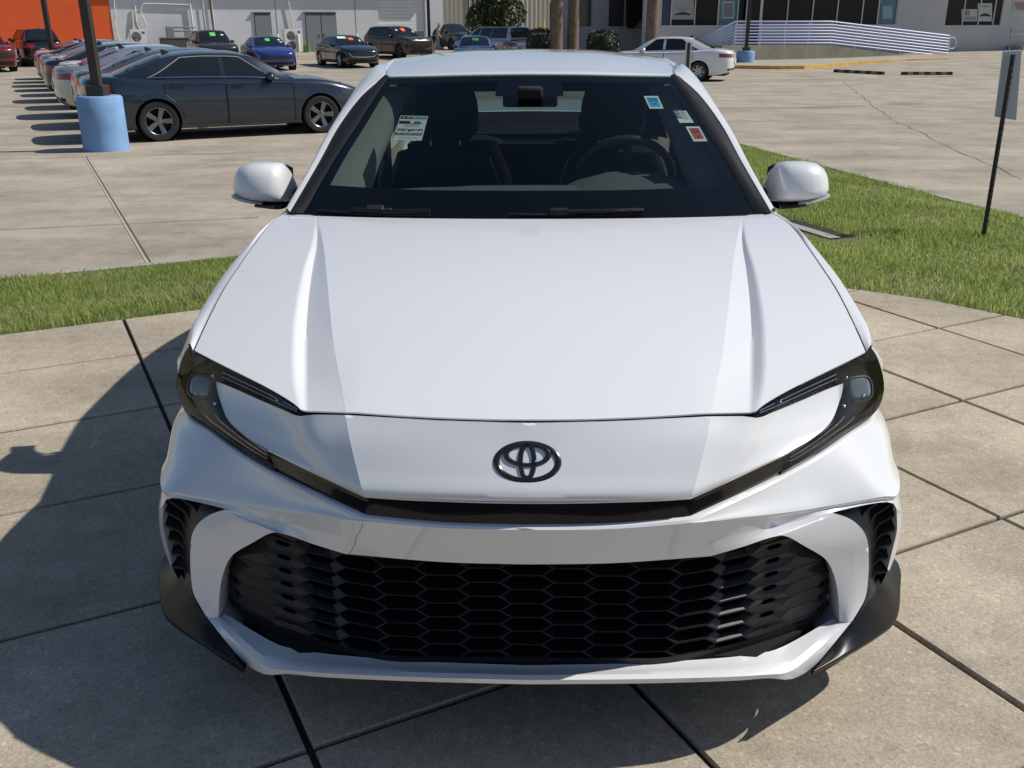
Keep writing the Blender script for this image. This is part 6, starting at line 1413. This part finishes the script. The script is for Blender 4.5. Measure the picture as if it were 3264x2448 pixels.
# --- palms
def frond_crown(h):
    b = MB()
    for k in range(22):
        a = k*2.399; el = random.uniform(-.5, .9); Ln = random.uniform(1.6, 2.3); P = np.array([(math.cos(a)*Ln*t*math.cos(el*(1-t)), math.sin(a)*Ln*t*math.cos(el*(1-t)), h+Ln*t*math.sin(el)-1.1*t*t) for t in np.linspace(0, 1, 7)])
        sd_ = np.array([-math.sin(a), math.cos(a), 0])
        for i in range(1, 7):
            for s in (1, -1): b.add([P[i]-[0, 0, 0], P[i]+(P[i]-P[i-1])*.35, P[i]+sd_*s*.38*(1-i/9)+(P[i]-P[i-1])*.8-[0, 0, .16]], [(0, 1, 2)])
        b.tube(P, [.03*(1-.8*t) for t in np.linspace(0, 1, 7)], 4)
    return b
for (u, w_, D_, lab) in ((1202, 27, 44, 'left palm trunk of the close pair before the shaded wing'), (1238, 25, 45, 'right palm trunk of the close pair before the shaded wing'), (1408, 27, 44, 'single palm trunk at the showroom corner behind the white older sedan')):
    p = atD(u*K, 60*K, D_); r_ = w_*K/CF*D_*.90/2; t = thing('palm_tree', lab, 'palm tree', (p[0], p[1], LOTZ), 0, 'palms before the showroom')
    b = MB(); zz = np.linspace(0, 6.4, 42); n = 14; rg = []
    for i, z in enumerate(zz):
        rr_ = r_*(1.12-.16*min(1, z/3))*(1+.03*(i % 2))+.16*r_*max(0, 1-z/.5)
        rg.append([(rr_*(1+random.uniform(-.02, .02))*math.cos(a), rr_*(1+random.uniform(-.02, .02))*math.sin(a), z) for a in np.linspace(0, 2*math.pi, n, endpoint=False)])
    b.grid(np.array(rg), wrap=True); b.build('trunk', BARK, t, angle=70)
    frond_crown(6.6).build('crown', mat('frond_green', (.06, .09, .03), .6), t, smooth=False)
# --- leafy tree and hedges
def leaf_cloud(n, rad, c, size, lob=9):
    cs = [np.array(c)+np.array([random.gauss(0, .42)*rad[0], random.gauss(0, .42)*rad[1], random.uniform(-.8, .8)*rad[2]]) for _ in range(lob)]
    P = []
    for k in range(n):
        q_ = cs[k % lob]; d = RNG.normal(size=3); d /= np.linalg.norm(d); P.append(q_+d*np.array(rad)*.42*random.uniform(.55, 1.05)**.5)
    P = np.array(P); vs = []; fs = []
    for k, p in enumerate(P):
        u_ = RNG.normal(size=3); u_ /= np.linalg.norm(u_); w_ = np.cross(u_, RNG.normal(size=3)); w_ /= np.linalg.norm(w_); s_ = size*random.uniform(.6, 1.3)
        vs += [p-u_*s_*.5, p+w_*s_*.3, p+u_*s_*.5, p-w_*s_*.3]; fs.append((4*k, 4*k+1, 4*k+2, 4*k+3))
    b = MB(); b.add(vs, fs); return b
LEAF = mat('leaf_green', (.055, .075, .016), .55, noise=(1.2, .45)); LEAFD = mat('leaf_dark', (.022, .038, .012), .5, noise=(1.5, .35))
p = atD(1066*K, 60*K, 57.0); tr = thing('leafy_tree', 'small dense leafy tree in front of the metal sided workshop', 'tree', (p[0], p[1], -.1)); leaf_cloud(9000, (1.55, 1.5, 2.2), (0, 0, 3.2), .20, 26).build('crown', LEAF, tr, smooth=False, merge=0); b = MB(); b.tube(np.array([(0, 0, 0), (.03, 0, 1.2), (0, .05, 3.4)]), [.13, .10, .04], 8)
for a in range(5): b.tube(np.array([(.02, 0, 1.0+.25*a), (.6*math.cos(a*2.2), .6*math.sin(a*2.2), 2.0+.3*a)]), [.05, .02], 5)
b.build('trunk', BARK, tr, angle=70)
for (u0, u1, vt, D_, lab) in ((1139, 1196, 62, 44.7, 'dark round bush left of the palm pair'), (1270, 1338, 66, 48.5, 'dark clipped bush right of the palm pair')):
    a, c = atD(u0*K, vt*K, D_), atD(u1*K, vt*K, D_); m_ = (a+c)/2; hgt = a[2]-LOTZ; w_ = np.linalg.norm((c-a)[:2])/2; t = thing('bush', lab, 'bush', (m_[0], m_[1], LOTZ), 0, 'bushes before the shaded wing'); n = 5200; vs, fs = [], []
    for k in range(n):
        d = RNG.normal(size=3); d /= np.abs(d).max()**.65*np.linalg.norm(d)**.35; pnt = np.array([d[0]*w_*.98, d[1]*.8, hgt/2+d[2]*hgt*.48])*1; pnt[:] += RNG.normal(size=3)*.035; u_ = RNG.normal(size=3); u_ /= np.linalg.norm(u_); v_ = np.cross(u_, RNG.normal(size=3)); v_ /= np.linalg.norm(v_); s_ = .085; vs += [pnt-u_*s_*.5, pnt+v_*s_*.35, pnt+u_*s_*.5, pnt-v_*s_*.35]; fs.append((4*k, 4*k+1, 4*k+2, 4*k+3))
    b = MB(); b.add(vs, fs); b.build('foliage', LEAFD, t, smooth=False, merge=0); b = MB(); b.lathe([(.001, hgt*.86), (w_*.6, hgt*.84), (w_*.82, hgt*.6), (w_*.82, hgt*.2), (w_*.5, 0)], n=14); b.v = [(x, y*.75/w_, z) for x, y, z in b.v]; b.build('inner_branches', LEAFD, t)
# --- low planting strip and person
p = on_wall(938, 108, 6.0)
pe = thing('person', 'person in dark shorts and cap bending forward beside the brown lamp post', 'person', (p[0], p[1], lotz(p[0], p[1])))
SKIN = mat('skin', (.30, .17, .11), .6); SHIRT = mat('shirt_navy', (.05, .06, .10), .8); SHORT = mat('shorts_black', (.02, .02, .022), .85); CAP = mat('cap_grey', (.30, .31, .34), .7)
def skin_mesh(name, verts, edges, rad, m, parent, root=0):
    me = bpy.data.meshes.new(name); me.from_pydata(verts, edges, []); o = bpy.data.objects.new(name, me); col.objects.link(o); o.parent = parent
    sk = o.modifiers.new('skin', 'SKIN'); sk.use_smooth_shade = True
    if not me.skin_vertices: me.skin_vertices.new(name='sv') if hasattr(me.skin_vertices, 'new') else None
    for k, r in enumerate(rad):
        me.skin_vertices[0].data[k].radius = (r, r); me.skin_vertices[0].data[k].use_root = (k == root)
    ss = o.modifiers.new('sub', 'SUBSURF'); ss.levels = 2; ss.render_levels = 2; me.materials.append(m); return o
try:
    V = [(0, 0, .92), (.06, 0, 1.12), (.18, 0, 1.34), (.24, 0, 1.42), (.32, -.01, 1.50), (.35, -.01, 1.60),
         (.02, -.10, .86), (.06, -.12, .48), (.0, -.12, .08), (.12, -.12, .03), (-.04, .10, .86), (-.10, .12, .48), (-.22, .12, .08), (-.10, .12, .03),
         (.20, -.20, 1.36), (.34, -.26, 1.10), (.52, -.22, .92), (.58, -.20, .88), (.18, .20, 1.36), (.22, .28, 1.10), (.40, .24, .96), (.46, .22, .93)]
    E_ = [(0, 1), (1, 2), (2, 3), (3, 4), (4, 5), (0, 6), (6, 7), (7, 8), (8, 9), (0, 10), (10, 11), (11, 12), (12, 13), (2, 14), (14, 15), (15, 16), (16, 17), (2, 18), (18, 19), (19, 20), (20, 21)]
    rad = [.13, .14, .15, .07, .055, .10, .085, .06, .045, .04, .085, .06, .045, .04, .055, .045, .035, .035, .055, .045, .035, .035]
    bo = skin_mesh('body', V, E_, rad, SKIN, pe)
    skin_mesh('shirt', [V[0], V[1], V[2], V[14], tuple(np.array(V[14])*.4+np.array(V[15])*.6), V[18], tuple(np.array(V[18])*.4+np.array(V[19])*.6)], [(0, 1), (1, 2), (2, 3), (3, 4), (2, 5), (5, 6)], [.145, .16, .165, .075, .065, .075, .065], SHIRT, pe)
    skin_mesh('shorts', [V[0], V[6], tuple(np.array(V[6])*.2+np.array(V[7])*.8), V[10], tuple(np.array(V[10])*.2+np.array(V[11])*.8)], [(0, 1), (1, 2), (0, 3), (3, 4)], [.155, .11, .095, .11, .095], SHORT, pe)
    b = MB(); b.lathe([(.001, .125), (.07, .105), (.108, .05), (.112, 0)], n=14); b.box((.12, 0, .01), (.12, .15, .015)); hc = b.build('cap', CAP, pe, angle=60); hc.location = (.35, -.01, 1.62); hc.rotation_euler = (0, .35, 0)
    pe.rotation_euler = (0, 0, -.2)
except Exception as ex_: print('person', ex_)
